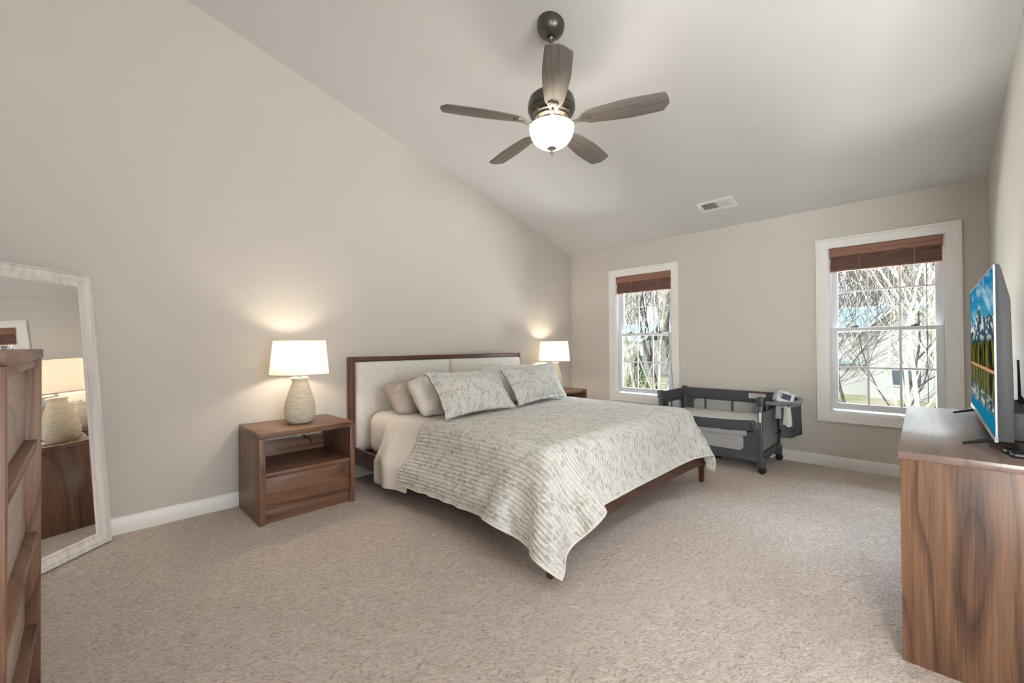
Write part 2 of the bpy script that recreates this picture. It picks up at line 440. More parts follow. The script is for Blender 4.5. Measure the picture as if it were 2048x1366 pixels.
def baseboard(name, p0, p1, nrm):
    """profile swept from p0 to p1 with room side normal"""
    prof = [(0, 0), (.016, 0), (.016, .074), (.012, .084), (.010, .098), (.005, .104), (0, .104)]
    mb = MB(); t = bmesh.new(); p0 = Vector((*p0, 0)); p1 = Vector((*p1, 0)); nrm = Vector((*nrm, 0))
    A = [t.verts.new(p0 + nrm * a + Vector((0, 0, b))) for a, b in prof]; B = [t.verts.new(p1 + nrm * a + Vector((0, 0, b))) for a, b in prof]
    for i in range(len(prof) - 1): t.faces.new((A[i], B[i], B[i + 1], A[i + 1]))
    t.faces.new(A); t.faces.new(B); mb.merge(t)
    return struct(mb.build(name, M['trim'], auto=radians(60)))
baseboard('baseboard_north', (XD, YA), (XB, YA), (0, -1))
baseboard('baseboard_east', (XB, YC), (XB, YA - .016), (-1, 0))
baseboard('baseboard_south', (XR, YC), (XB - .016, YC), (0, 1))
baseboard('baseboard_west', (XD, YS), (XD, YA - .016), (1, 0))

def window(k, a, b):
    r = bpy.data.objects.new('window_%d' % k, None); COL.objects.link(r); r.location = (XB, (a + b) / 2, WZ0); struct(r)
    w = b - a; H = WZ1 - WZ0; hw = w / 2
    # casing, a stepped flat moulding round the opening
    cs = MB(); cw = .09
    prof = [(0, .016), (.012, .020), (.070, .020), (.076, .026), (.090, .026), (.090, 0)]
    ring = []
    for (sy, sz) in ((-1, 0), (1, 0), (1, 1), (-1, 1)):
        pts = [(-d, sy * (hw + o), (H + o) if sz else -o) for o, d in [(0, 0)] + prof]
        ring.append(pts)
    P = np.array([[p for p in ring[i % 4]] for i in range(5)])
    cs.grid(P)
    cs.build('casing', M['trim'], r, auto=radians(20))
    jb = MB(); d0, d1 = .0, T
    jt = .012
    jb.box(d0, d1, -hw, -hw + jt, 0, H).box(d0, d1, hw - jt, hw, 0, H).box(d0, d1, -hw + jt, hw - jt, H - jt, H).box(d0, d1, -hw + jt, hw - jt, 0, jt)
    jb.box(.055, .065, -hw + jt, -hw + jt + .012, jt, H - jt).box(.055, .065, hw - jt - .012, hw - jt, jt, H - jt)
    jb.build('jamb', M['vinyl'], r, smooth=False)
    def sash(name, x0, z0, z1, bot, top):
        s = MB(); st = .052; y0, y1 = -hw + jt, hw - jt; x1 = x0 + .034
        s.box(x0, x1, y0, y0 + st, z0, z1, bev=.003).box(x0, x1, y1 - st, y1, z0, z1, bev=.003)
        s.box(x0, x1, y0 + st - .004, y1 - st + .004, z0, z0 + bot, bev=.003).box(x0, x1, y0 + st - .004, y1 - st + .004, z1 - top, z1, bev=.003)
        so = s.build(name, M['vinyl'], r)
        m = MB(); gy0, gy1, gz0, gz1 = y0 + st, y1 - st, z0 + bot, z1 - top; xm = x0 + .017
        for i in (1, 2):
            yy = gy0 + (gy1 - gy0) * i / 3; m.box(xm - .004, xm + .004, yy - .008, yy + .008, gz0, gz1)
        zz = (gz0 + gz1) / 2; m.box(xm - .0045, xm + .0045, gy0, gy1, zz - .008, zz + .008)
        m.build('muntin', M['vinyl'], so, smooth=False)
        box('pane', M['glass'], so, xm - .001, xm + .001, gy0 - .003, gy1 + .003, gz0 - .003, gz1 + .003, bev=0)
        return so
    mid = H * .515
    sash('upper_sash', .090, mid - .035, H - jt, .036, .05)
    ls = sash('lower_sash', .045, jt + .012, mid, .058, .036)
    for sy in (-1, 1):
        l = MB().box(.040, .075, sy * .2 - .025, sy * .2 + .025, mid, mid + .008, bev=.003).box(.048, .06, sy * .2 - .03, sy * .2 + .005, mid + .008, mid + .016, bev=.003)
        l.build('sash_lock', M['black'] if k == 1 else M['gunmetal'], ls)
    MB().box(.036, .046, -.035, .035, jt + .028, jt + .042, bev=.003).build('lift_rail', M['trim'], ls)
    return r
window(1, *WIN[0]); window(2, *WIN[1])
# made-up window behind the camera, added to let the south fill in
rw = bpy.data.objects.new('window_3', None); COL.objects.link(rw); rw.location = ((SW[0] + SW[1]) / 2, YS, SW[2]); struct(rw)
f = MB(); hw = (SW[1] - SW[0]) / 2; H = SW[3] - SW[2]
for a in (-hw, -.03, hw - .06): f.box(a, a + .06, -.09, -.04, 0, H, bev=.003)
f.box(-hw, hw, -.09, -.04, 0, .06, bev=.003).box(-hw, hw, -.09, -.04, H - .06, H, bev=.003)
f.build('frame', M['vinyl'], rw)
box('pane', M['glass'], rw, -hw + .05, hw - .05, -.067, -.064, .05, H - .05, bev=0)

rw = bpy.data.objects.new('window_4', None); COL.objects.link(rw); rw.location = (XD, (WW[0] + WW[1]) / 2, WW[2]); struct(rw)  # made-up window in the unseen west wall, added for the west fill
f = MB(); hw = (WW[1] - WW[0]) / 2; H = WW[3] - WW[2]
for a in (-hw, -.03, hw - .06): f.box(-.09, -.04, a, a + .06, 0, H, bev=.003)
f.box(-.09, -.04, -hw, hw, 0, .06, bev=.003).box(-.09, -.04, -hw, hw, H - .06, H, bev=.003)
f.build('frame', M['vinyl'], rw)
box('pane', M['glass'], rw, -.067, -.064, -hw + .05, hw - .05, .05, H - .05, bev=0)

# blinds
def blind(a, b, label, drop, cord):
    r = thing('window_blind', label, 'blind', (XB, (a + b) / 2, WZ1), group='raised bamboo blinds')
    hw = (b - a) / 2 - .014
    v = MB()
    v.prism([(-.012, -.002), (.03, -.002), (.03, -.086), (-.002, -.086), (-.010, -.078), (-.010, -.048), (-.016, -.040), (-.016, -.010)], 'y', -hw, hw, bev=.0015)
    v.build('valance', M['valance'], r)
    s = MB(); nsl = int(drop / .0095)
    rnd = random.Random(int(a * 100) + 5)
    for i in range(nsl):
        z = -.086 - i * .0095; dx = .006 * sin(i * .55) + rnd.uniform(-.001, .001)
        s.box(.004 + dx, .028 + dx, -hw + .006 + rnd.uniform(0, .003), hw - .006 - rnd.uniform(0, .003), z - .0085, z - .0005)
    s.build('slat_stack', M['bamboo'], r, smooth=False)
    MB().box(.0, .026, -hw + .006, hw - .006, -.086 - drop - .012, -.086 - drop, bev=.002).build('bottom_rail', M['valance'], r)
    for sy in (-.55, .42):
        MB().tube([(-.003, sy * hw, -.086), (-.004, sy * hw, -.086 - drop)], .0016, 6).build('ladder_cord', M['beige_cotton'], r)
    c = MB(); c.tube(cord, .0022, 6); c.build('pull_cord', M['valance'] , r)
    return r
blind(*WIN[0], 'brown bamboo blind raised in the window beside the bed', .125, [(.0, -.345, -.09), (-.004, -.347, -.7), (-.02, -.358, -.9), (-.03, -.40, -1.45)])
blind(*WIN[1], 'brown bamboo blind raised in the window behind the television', .125, [(.0, -.275, -.09), (-.004, -.275, -1.40)])

# outlets on the walls
def outlet(loc, rz, label, plug=False):
    r = thing('wall_outlet', label, 'outlet', loc, rz, None)
    box('cover_plate', M['white_plastic'], r, -.036, .036, -.006, 0, -.058, .058, bev=.002)
    for z in (-.02, .02):
        s = MB().box(-.016, .016, -.009, -.005, z - .013, z + .013, bev=.003); so = s.build('socket', M['trim'], r)
        MB().box(-.008, -.005, -.0095, -.0085, z - .005, z + .005).box(.005, .008, -.0095, -.0085, z - .005, z + .005).build('slot', M['black'], so)
    return r
outlet((XB, 1.0, .225), radians(-90), 'white wall outlet low on the wall behind the grey crib')
o = outlet((1.235, YA, .46), 0, 'white wall outlet seen through the open back of the nightstand')
pl = MB().box(-.014, .014, -.045, -.0095, -.034, -.006, bev=.004).tube([(0, -.04, -.02), (.03, -.055, -.03), (.05, -.045, -.06), (.05, -.03, -.12)], .004, 8)
pt = pl.build('power_plug', M['black']); pt.location = (1.235, YA, .46); tag(pt, 'black plug and cord pushed into the outlet behind the nightstand', 'plug')

# ceiling register
vt = thing('ceiling_vent', 'small white slatted air register set in the sloped ceiling', 'vent', (4.455, 1.455, zc(4.455)))
vt.rotation_euler = (0, math.atan(SL), 0)
fr = MB(); vx, vy = .095, .175; ix, iy = .058, .138
fr.box(-vx, -ix, -vy, vy, -.007, 0, bev=.002).box(ix, vx, -vy, vy, -.007, 0, bev=.002).box(-ix, ix, -vy, -iy, -.007, 0, bev=.002).box(-ix, ix, iy, vy, -.007, 0, bev=.002).box(-ix, ix, -.006, .006, -.006, 0)
fr.build('frame', M['trim'], vt)
box('duct_opening', M['black'], vt, -ix, ix, -iy, iy, -.0012, -.0002, bev=0)
sl = MB()
for i in range(24):
    y = -iy + .006 + i * (2 * iy - .012) / 23
    if abs(y) < .008: continue
    a = radians(38) * (-1 if y < 0 else 1)
    sl.box(-ix, ix, -.0045, .0045, -.0006, .0006, M=Matrix.Translation((0, y, -.0045)) @ Matrix.Rotation(a, 4, 'X'))
sl.build('slat', M['trim'], vt, smooth=False)

# ------------------------------------------------------------------ bed
bx0, bx1, by0, by1 = 1.60, 3.68, 1.31, 3.60
bed = thing('platform_bed', 'dark wood platform bed frame with grey linen headboard against the gable wall', 'bed', ((bx0 + bx1) / 2, 2.45, 0))
BX, BY = (bx0 + bx1) / 2, 2.45
def B(name, mat, *a, bev=.004, **k):
    o = MB().box(a[0] - BX, a[1] - BX, a[2] - BY, a[3] - BY, a[4], a[5], bev=bev, **k).build(name, M[mat], bed); return o
for xs in ((bx0, bx0 + .038), (bx1 + .02, bx1 + .058)): B('headboard_post', 'bedwood_z', *xs, 3.525, 3.60, 0, 1.075)
B('headboard_cap', 'bedwood_x', bx0 + .038, bx1 + .02, 3.525, 3.60, 1.038, 1.075)
B('headboard_back', 'bedwood_x', bx0 + .038, bx1 + .02, 3.585, 3.60, .16, 1.038)
B('headboard_rail', 'bedwood_x', bx0 + .038, bx1 + .02, 3.53, 3.585, .16, .235)
def cushion(x0, x1):
    n_, m_ = 26, 34; w_, h_ = x1 - x0, .80; z0 = .235
    P = np.zeros((n_, m_, 3)); 
    for i in range(n_):
        for j in range(m_):
            u, v = i / (n_ - 1) * 2 - 1, j / (m_ - 1) * 2 - 1
            u = np.sign(u) * (1 - (1 - abs(u)) ** 1.6); v = np.sign(v) * (1 - (1 - abs(v)) ** 1.6)
            e = (1 - abs(u) ** 14) ** .5 * (1 - abs(v) ** 18) ** .5
            P[i, j] = ((x0 + x1) / 2 + u * w_ / 2 - BX, 3.575 - .085 * e ** .7 - .012 * (1 - u * u) * (1 - v * v) - BY, z0 + (v + 1) / 2 * h_)
    mb = MB(); mb.grid(P); return mb.build('headboard_cushion', M['linen'], bed, auto=radians(80))
cushion(bx0 + .042, (bx0 + bx1) / 2 + .028); cushion((bx0 + bx1) / 2 + .032, bx1 + .062)
def tapered(name, x, y, z1, sx=1):
    mb = MB(); t = bmesh.new(); bmesh.ops.create_cube(t, size=1)
    for v in t.verts:
        top = v.co.z > 0; s_ = .052 if top else .034
        v.co = Vector((x - BX + v.co.x * s_, y - BY + v.co.y * s_, z1 if top else 0))
    bmesh.ops.bevel(t, geom=t.edges[:], offset=.006, segments=2, affect='EDGES'); mb.merge(t); return mb.build(name, M['bedwood_z'], bed)
for x in (bx0 + .03, bx1 - .03): tapered('leg', x, by0 + .03, .26)
tapered('leg', (bx0 + bx1) / 2, 2.5, .17)
B('side_rail', 'bedwood_y', bx0, bx0 + .028, by0 + .028, 3.525, .165, .30)
B('side_rail', 'bedwood_y', bx1 - .028, bx1, by0 + .028, 3.525, .165, .30)
# foot rail with a gentle arch on its underside
pl = []
N = 24
for i in range(N + 1):
    x = bx0 + (bx1 - bx0) * i / N; u = i / N * 2 - 1
    pl.append((x - BX, .150 + .03 * (1 - abs(u) ** 3)))
pl += [(bx1 - BX, .295), (bx0 - BX, .295)]
MB().prism(pl, 'y', by0 - BY, by0 + .028 - BY, bev=.003).build('foot_rail', M['bedwood_x'], bed)
B('slat_deck', 'bedwood_x', bx0 + .028, bx1 - .028, by0 + .028, 3.53, .20, .235)

MX0, MX1, MY0, MY1, MZ0, MZ1 = 1.69, 3.60, 1.37, 3.42, .236, .606
def rbox(name, x0, x1, y0, y1, z0, z1, r, mat, n=6):
    t = bmesh.new(); bmesh.ops.create_cube(t, size=1)
    for v in t.verts: v.co = Vector(((x0 + x1) / 2 + v.co.x * (x1 - x0), (y0 + y1) / 2 + v.co.y * (y1 - y0), (z0 + z1) / 2 + v.co.z * (z1 - z0)))
    bmesh.ops.bevel(t, geom=t.edges[:], offset=r, segments=n, profile=.5, affect='EDGES')
    return MB().merge(t).build(name, M[mat])
mt = rbox('mattress', MX0, MX1, MY0, MY1, MZ0, MZ1, .10, 'sheet')
tag(mt, 'thick mattress in a white fitted sheet on the dark bed frame', 'mattress')

# cloth draping (position based dynamics over the mattress, rails and floor)
def drape(xs, ys, thick=.012, steps=260, mask=None, seed=1, jitter=.004, extra=None, z0=None, damp=.96, stiffbend=.35, rot=0, yend=None, corner=0):
    nx, ny = len(xs), len(ys); rnd = np.random.RandomState(seed)
    X, Y = np.meshgrid(xs, ys, indexing='ij')
    uv = np.stack([X - xs[0], Y - ys[0]], -1)
    if corner:
        s_ = np.clip((MX0 - X) / (MX0 - xs[0]), 0, 1); t_ = np.clip((MY0 - Y) / (MY0 - ys[0]), 0, 1); k_ = corner * (s_ * t_) ** .8
        X = X + k_ * (MX0 - xs[0]); Y = Y + k_ * (MY0 - ys[0]); uv = np.stack([X - xs[0], Y - ys[0]], -1)
    if yend is not None:
        tv_ = (Y - ys[0]) / (ys[-1] - ys[0]); Y = ys[0] + tv_ * (np.array([yend(x) for x in xs])[:, None] - ys[0]); uv = np.stack([X - xs[0], Y - ys[0]], -1)
    P = np.stack([X, Y, np.full_like(X, (z0 or MZ1) + thick + .01)], -1)
    if rot:
        c = np.array([2.6, 2.6]); d = P[..., :2] - c; P[..., 0] = c[0] + d[..., 0] * cos(rot) - d[..., 1] * sin(rot); P[..., 1] = c[1] + d[..., 0] * sin(rot) + d[..., 1] * cos(rot)
    P[..., 2] += rnd.rand(nx, ny) * jitter
    R0 = P.copy(); V = np.zeros_like(P)
    cons = []
    def add(di, dj, k, stride):
        for s in range(stride):
            if di and not dj: a = (slice(s, nx - di, stride), slice(None)); idx = [(i, j) for i in range(s, nx - di) for j in range(ny) if ((i // di) % 2) == s % 2] if False else None
        ii, jj = np.meshgrid(np.arange(max(0, -di), nx - max(0, di)), np.arange(max(0, -dj), ny - max(0, dj)), indexing='ij')
        ii = ii.ravel(); jj = jj.ravel()
        # colour by position along the step so no vertex appears twice in a batch
        key = (ii // abs(di)) % 2 if di else (jj // abs(dj)) % 2
        for c in (0, 1):
            q = key == c; a = ii[q] * ny + jj[q]; b = (ii[q] + di) * ny + jj[q] + dj
            L = np.linalg.norm(R0.reshape(-1, 3)[a][:, :2] - R0.reshape(-1, 3)[b][:, :2], axis=1)
            cons.append((a, b, L, k))
    add(1, 0, 1.0, 2); add(0, 1, 1.0, 2); add(1, 1, .5, 2); add(1, -1, .5, 2); add(2, 0, stiffbend, 2); add(0, 2, stiffbend, 2)
    add(4, 0, stiffbend * .25, 2); add(0, 4, stiffbend * .25, 2)
    P = P.reshape(-1, 3); V = V.reshape(-1, 3)
    lo = np.array([MX0, MY0, MZ0]); hi = np.array([MX1, MY1, MZ1]); rr = .09
    lo_i, hi_i = lo + rr, hi - rr
    lo_i[2] = .10
    dt = 1 / 60
    pad = None
    for it in range(steps):
        V[:, 2] -= 9.8 * dt; V *= damp
        Q = P + V * dt
        for _ in range(9):
            for a, b, L, k in cons:
                d = Q[b] - Q[a]; l = np.linalg.norm(d, axis=1) + 1e-9; c = (k * .5 * (l - L) / l)[:, None] * d
                if L[0] > 1.5 * abs(xs[1] - xs[0]): # bending: only resist compression
                    c = c * (l < L)[:, None]
                Q[a] += c; Q[b] -= c
            # rounded box
            cl = np.clip(Q, lo_i, hi_i); d = Q - cl; l = np.linalg.norm(d, axis=1)
            pen = (rr + thick) - l; hit = (pen > 0) & (l > 1e-6)
            Q[hit] += d[hit] / l[hit][:, None] * pen[hit][:, None]
            fr = hit & (d[:, 2] > .5 * l)
            Q[fr, :2] = P[fr, :2] + (Q[fr, :2] - P[fr, :2]) * .12
            # bed rails as a box
            ins = (Q[:, 0] > bx0 - .022) & (Q[:, 0] < bx1 + .012) & (Q[:, 1] > by0 - .022) & (Q[:, 2] < .30) & (Q[:, 2] > .14)
            if ins.any():
                dx0 = Q[:, 0] - (bx0 - .022); dx1 = (bx1 + .012) - Q[:, 0]; dy0 = Q[:, 1] - (by0 - .022)
                m3 = np.minimum(np.minimum(dx0, dx1), dy0)
                a_ = ins & (dx0 == m3) & (m3 < .12); Q[a_, 0] = bx0 - .022
                a_ = ins & (dx1 == m3) & (m3 < .12); Q[a_, 0] = bx1 + .012
                a_ = ins & (dy0 == m3) & (m3 < .12); Q[a_, 1] = by0 - .022
            Q[:, 2] = np.maximum(Q[:, 2], .012)
            if extra is not None: extra(Q, it)
        V = (Q - P) / dt; P = Q
    return P.reshape(nx, ny, 3), uv
def cloth_obj(name, P, uv, mat, thick, sub=2, parent=None, noise=0):
    mb = MB(); mb.grid(P, uv=uv)
    o = mb.build(name, M[mat], parent, recalc=False, auto=radians(180))
    # normals up
    m = o.data
    if sum(p.normal.z for p in m.polygons) < 0: m.flip_normals()
    s = o.modifiers.new('thickness', 'SOLIDIFY'); s.thickness = thick; s.offset = -1
    if sub: q = o.modifiers.new('smooth', 'SUBSURF'); q.levels = sub; q.render_levels = sub
    return o
def upsample(P, k):
    """Catmull-Rom refinement of a grid by k along both axes"""
    def one(A):
        n = A.shape[0]; E = np.concatenate([2 * A[:1] - A[1:2], A, 2 * A[-1:] - A[-2:-1]]); out = []
        for q in range(k):
            t = q / k; p0, p1, p2, p3 = E[:-3], E[1:-2], E[2:-1], E[3:]
            out.append(.5 * ((2 * p1) + (-p0 + p2) * t + (2 * p0 - 5 * p1 + 4 * p2 - p3) * t * t + (-p0 + 3 * p1 - 3 * p2 + p3) * t ** 3))
        R = np.stack(out, 1).reshape(-1, *A.shape[1:]); return np.concatenate([R, A[-1:]])
    return one(one(P).swapaxes(0, 1)).swapaxes(0, 1)
def normals(P):
    a = np.gradient(P, axis=0); b = np.gradient(P, axis=1); n = np.cross(a, b); n /= np.linalg.norm(n, axis=-1, keepdims=True) + 1e-12
    return n if n[..., 2].mean() > 0 else -n
def smooth_noise(shape, cell, seed):
    r = np.random.RandomState(seed); a = r.rand(shape[0] // cell + 3, shape[1] // cell + 3)
    x = np.arange(shape[0]) / cell; y = np.arange(shape[1]) / cell; xi = x.astype(int); yi = y.astype(int)
    fx = (x - xi)[:, None]; fy = (y - yi)[None, :]; fx = fx * fx * (3 - 2 * fx); fy = fy * fy * (3 - 2 * fy)
    g = lambda i, j: a[np.ix_(xi + i, yi + j)]
    return g(0, 0) * (1 - fx) * (1 - fy) + g(1, 0) * fx * (1 - fy) + g(0, 1) * (1 - fx) * fy + g(1, 1) * fx * fy
def raw_grid(name, P, uv, mat, parent=None, two_sided=None):
    n, m = P.shape[:2]; idx = np.arange(n * m).reshape(n, m)
    F = np.stack([idx[:-1, :-1], idx[1:, :-1], idx[1:, 1:], idx[:-1, 1:]], -1).reshape(-1, 4)
    me = bpy.data.meshes.new(name); me.vertices.add(n * m); me.vertices.foreach_set('co', P.reshape(-1))
    me.loops.add(F.size); me.loops.foreach_set('vertex_index', F.reshape(-1)); me.polygons.add(len(F))
    me.polygons.foreach_set('loop_start', np.arange(len(F)) * 4); me.polygons.foreach_set('loop_total', np.full(len(F), 4))
    me.update(calc_edges=True); L = me.uv_layers.new(name='UVMap'); L.data.foreach_set('uv', uv.reshape(-1, 2)[F.reshape(-1)].reshape(-1))
    me.polygons.foreach_set('use_smooth', np.ones(len(F), bool)); me.materials.append(M[mat]); me.validate()
    o = bpy.data.objects.new(name, me); COL.objects.link(o)
    if sum(p.normal.z for p in me.polygons) < 0: me.flip_normals()
    if parent: o.parent = parent
    return o
def rng(a, b, st):
    n = int(round((b - a) / st)) + 1; return np.linspace(a, b, n)
qx = rng(MX0 - .375, MX1 + .27, .036); qy = rng(MY0 - .305, 2.60, .036)
QP, quv = drape(qx, qy, thick=.020, steps=230, seed=3, jitter=.003, yend=lambda x: 2.50 + .20 * min(1, max(0, (x - 2.1) / .8)) + .22 * min(1, max(0, (MX0 + .12 - x) / .35)), corner=.13)
K8 = 8; QH = upsample(QP, K8); UH = upsample(quv, K8)
qn = normals(QH); chan = np.abs(np.sin(np.pi * (UH[..., 0] + .006 * (smooth_noise(UH.shape[:2], 22, 2) - .5)) / .024)) ** .6
amp = .0030 + .0022 * smooth_noise(UH.shape[:2], 40, 5)
QH = QH + qn * (chan * amp + .0035 * smooth_noise(UH.shape[:2], 14, 7) + .0022 * smooth_noise(UH.shape[:2], 5, 8) - .003)[..., None]
ql = raw_grid('quilt', QH, UH, 'quilt')
sd = ql.modifiers.new('thickness', 'SOLIDIFY'); sd.thickness = .010; sd.offset = -1
tag(ql, 'pale grey channel-stitched quilt with leafy print draped over the bed', 'quilt')
edge = MB()
loop = [QP[i, 0] for i in range(QP.shape[0])]
def piping(pts, r): 
    mb = MB(); mb.tube(pts, r, 6); return mb
pp = [QP[0, j] for j in range(QP.shape[1] - 1, -1, -1)] + [QP[i, 0] for i in range(1, QP.shape[0])] + [QP[-1, j] for j in range(1, QP.shape[1])]
po = piping(pp, .007).build('piping', M['sheet'], ql)
# white top sheet turned out over the left side
sx = rng(MX0 - .42, MX0 + .75, .036); sy = rng(2.66, 3.14, .036)
SP, suv = drape(sx, sy, thick=.004, steps=200, seed=8, jitter=.01, stiffbend=.12, rot=radians(3))
# soft ripples in the hanging part
hang = np.clip((MZ1 - SP[..., 2]) / .35, 0, 1)
SP[..., 0] -= hang * np.clip((suv[..., 1] - .10) / .1, 0, 1) * .018 * (1 + np.sin(suv[..., 1] * 19 + hang * 3))
SP[..., 1] += hang * .02 * np.sin(suv[..., 1] * 11)
so = cloth_obj('top_sheet', SP, suv, 'sheet', .003, 2)
tag(so, 'white top sheet hanging out over the left side of the mattress', 'sheet')

# pillows: bilinear between four corners with pinched seams
def pillow(name, BL, BR, TR, TL, t, mat, label, group=None, flange=0, seed=0, sag=0.0):
    BL, BR, TR, TL = map(np.array, (BL, BR, TR, TL)); n, m = (176, 112) if mat == 'quilt' else (72, 48); rnd = np.random.RandomState(seed)
    c = (BL + BR + TR + TL) / 4; nrm = np.cross(BR - BL, TL - BL); nrm = nrm / np.linalg.norm(nrm)
    if nrm[1] > 0: nrm = -nrm
    ph = rnd.rand(6) * 6
    wid = np.linalg.norm(BR - BL); hei = np.linalg.norm(TL - BL)
    F = []
    for side in (1, -1):
        P = np.zeros((n, m, 3)); UV = np.zeros((n, m, 2))
        for i in range(n):
            for j in range(m):
                u, v = i / (n - 1), j / (m - 1)
                a, b = 2 * u - 1, 2 * v - 1
                fl_u, fl_v = 1 - 2 * flange / wid, 1 - 2 * flange / hei
                aa, bb = min(1, abs(a) / fl_u), min(1, abs(b) / fl_v)
                pw = 2.6 if mat == 'quilt' else 4.0; e = max(0, (1 - aa ** pw)) ** .55 * max(0, (1 - bb ** pw)) ** .55
                # edges bow in between the corners
                q_ = mat == 'quilt'; ui = .5 + (u - .5) * (1 - (.075 * (1 - b * b) if q_ else .05 * abs(b) ** 6)); vi = .5 + (v - .5) * (1 - (.12 * (1 - a * a) if q_ else .09 * abs(a) ** 6))
                p = BL * (1 - ui) * (1 - vi) + BR * ui * (1 - vi) + TR * ui * vi + TL * (1 - ui) * vi
                wr = .006 * sin(9 * a + ph[0] + 3 * b) * sin(7 * b + ph[1]) + .004 * sin(17 * a + ph[2]) * cos(13 * b + ph[3])
                wr += (0 if mat == 'quilt' else .007 * sin(6 * (a + .7 * b) + 2.2 * sin(3 * b + ph[4])) + .004 * sin(15 * (a - .5 * b) + 3 * sin(2 * a + ph[5])))
                wr += .006 * (abs(a) ** 3) * sin(16 * b + ph[4]) + .006 * (abs(b) ** 3) * sin(18 * a + ph[5])
                hgt = side * (t / 2 * e + .0025) + wr * (.3 + e)
                if mat == 'quilt':
                    wr2 = .0065 * abs(sin(pi * (u * wid + .004 * sin(9 * b + 5 * a)) / .024)) ** .6 + .002 * sin(70 * b + 20 * sin(9 * a)) * sin(53 * a + 3 * b)
                    hgt += side * wr2
                p = p + nrm * hgt - np.array([0, 0, sag * (1 - b * b) * (1 - e) * 0])
                P[i, j] = p; UV[i, j] = (u * wid, v * hei)
        F.append((P, UV))
    mb = MB(); mb.grid(F[0][0], uv=F[0][1]); mb.grid(F[1][0], uv=F[1][1])
    bmesh.ops.remove_doubles(mb.bm, verts=mb.bm.verts, dist=.0005) if mat == 'quilt' else bmesh.ops.remove_doubles(mb.bm, verts=mb.bm.verts, dist=.0056)
    o = mb.build(name, M[mat], auto=radians(180))
    s = o.modifiers.new('smooth', 'SUBSURF'); s.levels = 1; s.render_levels = 1
    tag(o, label, 'pillow', group); return o
Zm = MZ1 + .026
pillow('quilted_sham', (1.775, 2.40, Zm + .015), (2.53, 2.45, Zm + .015), (2.70, 2.85, .955), (1.865, 2.80, .955), .20, 'quilt', 'quilted grey sham, left of the pair, resting on the bed', 'quilted shams leaning on the pillows', .028, 1)
pillow('quilted_sham', (2.60, 2.47, Zm + .015), (3.38, 2.55, Zm + .015), (3.60, 2.90, .985), (2.70, 2.83, .955), .20, 'quilt', 'quilted grey sham, right of the pair, near the far lamp', 'quilted shams leaning on the pillows', .028, 2)
pillow('bed_pillow', (1.80, 2.72, Zm), (2.50, 2.76, Zm), (2.58, 3.10, .90), (1.84, 3.04, .88), .17, 'sheet', 'white pillow between the taupe pillow and the left sham', None, 0, 4)
pillow('bed_pillow', (1.745, 2.99, Zm - .005), (2.42, 3.0, Zm - .005), (2.46, 3.36, .86), (1.76, 3.30, .83), .18, 'beige_cotton', 'taupe pillow with creases leaning on the left half of the headboard', None, 0, 5)
pillow('bed_pillow', (2.72, 2.78, Zm), (3.44, 2.82, Zm), (3.46, 3.16, .93), (2.70, 3.12, .955), .17, 'sheet', 'white pillow tucked behind the right quilted sham', None, 0, 6)

# ------------------------------------------------------------------ nightstands
def nightstand(label):
    r = thing('nightstand', label, 'nightstand', group='walnut nightstands'); w_, d_, h_ = .64, .52, .60
    x0, x1 = -w_ / 2, w_ / 2
    box('top', M['walnut_x'], r, x0, x1, 0, d_, h_ - .036, h_, bev=.0025)
    box('side_panel', M['walnut_z'], r, x0, x0 + .036, 0, d_, 0, h_ - .0361)
    box('side_panel', M['walnut_z'], r, x1 - .036, x1, 0, d_, 0, h_ - .0361)
    box('shelf', M['walnut_x'], r, x0 + .0365, x1 - .0365, .004, d_ - .02, .305, .334)
    box('back_panel', M['walnut_x'], r, x0 + .0365, x1 - .0365, d_ - .02, d_ - .004, .06, .445)
    box('drawer_front', M['walnut_x'], r, x0 + .039, x1 - .039, .012, .032, .086, .302, bev=.002)
    box('drawer_box', M['walnut_y'], r, x0 + .05, x1 - .05, .032, d_ - .03, .09, .29)
    box('plinth', M['walnut_x'], r, x0 + .0365, x1 - .0365, .022, .040, 0, .083)
    return r
ns1 = nightstand('walnut nightstand with open shelf on the near side of the bed'); ns1.location = (1.105, 3.075, 0)
ns2 = copy_tree(ns1); ns2.location = (4.19, 3.075, 0); ns2['label'] = 'walnut nightstand in the far corner, mostly hidden by the bed'

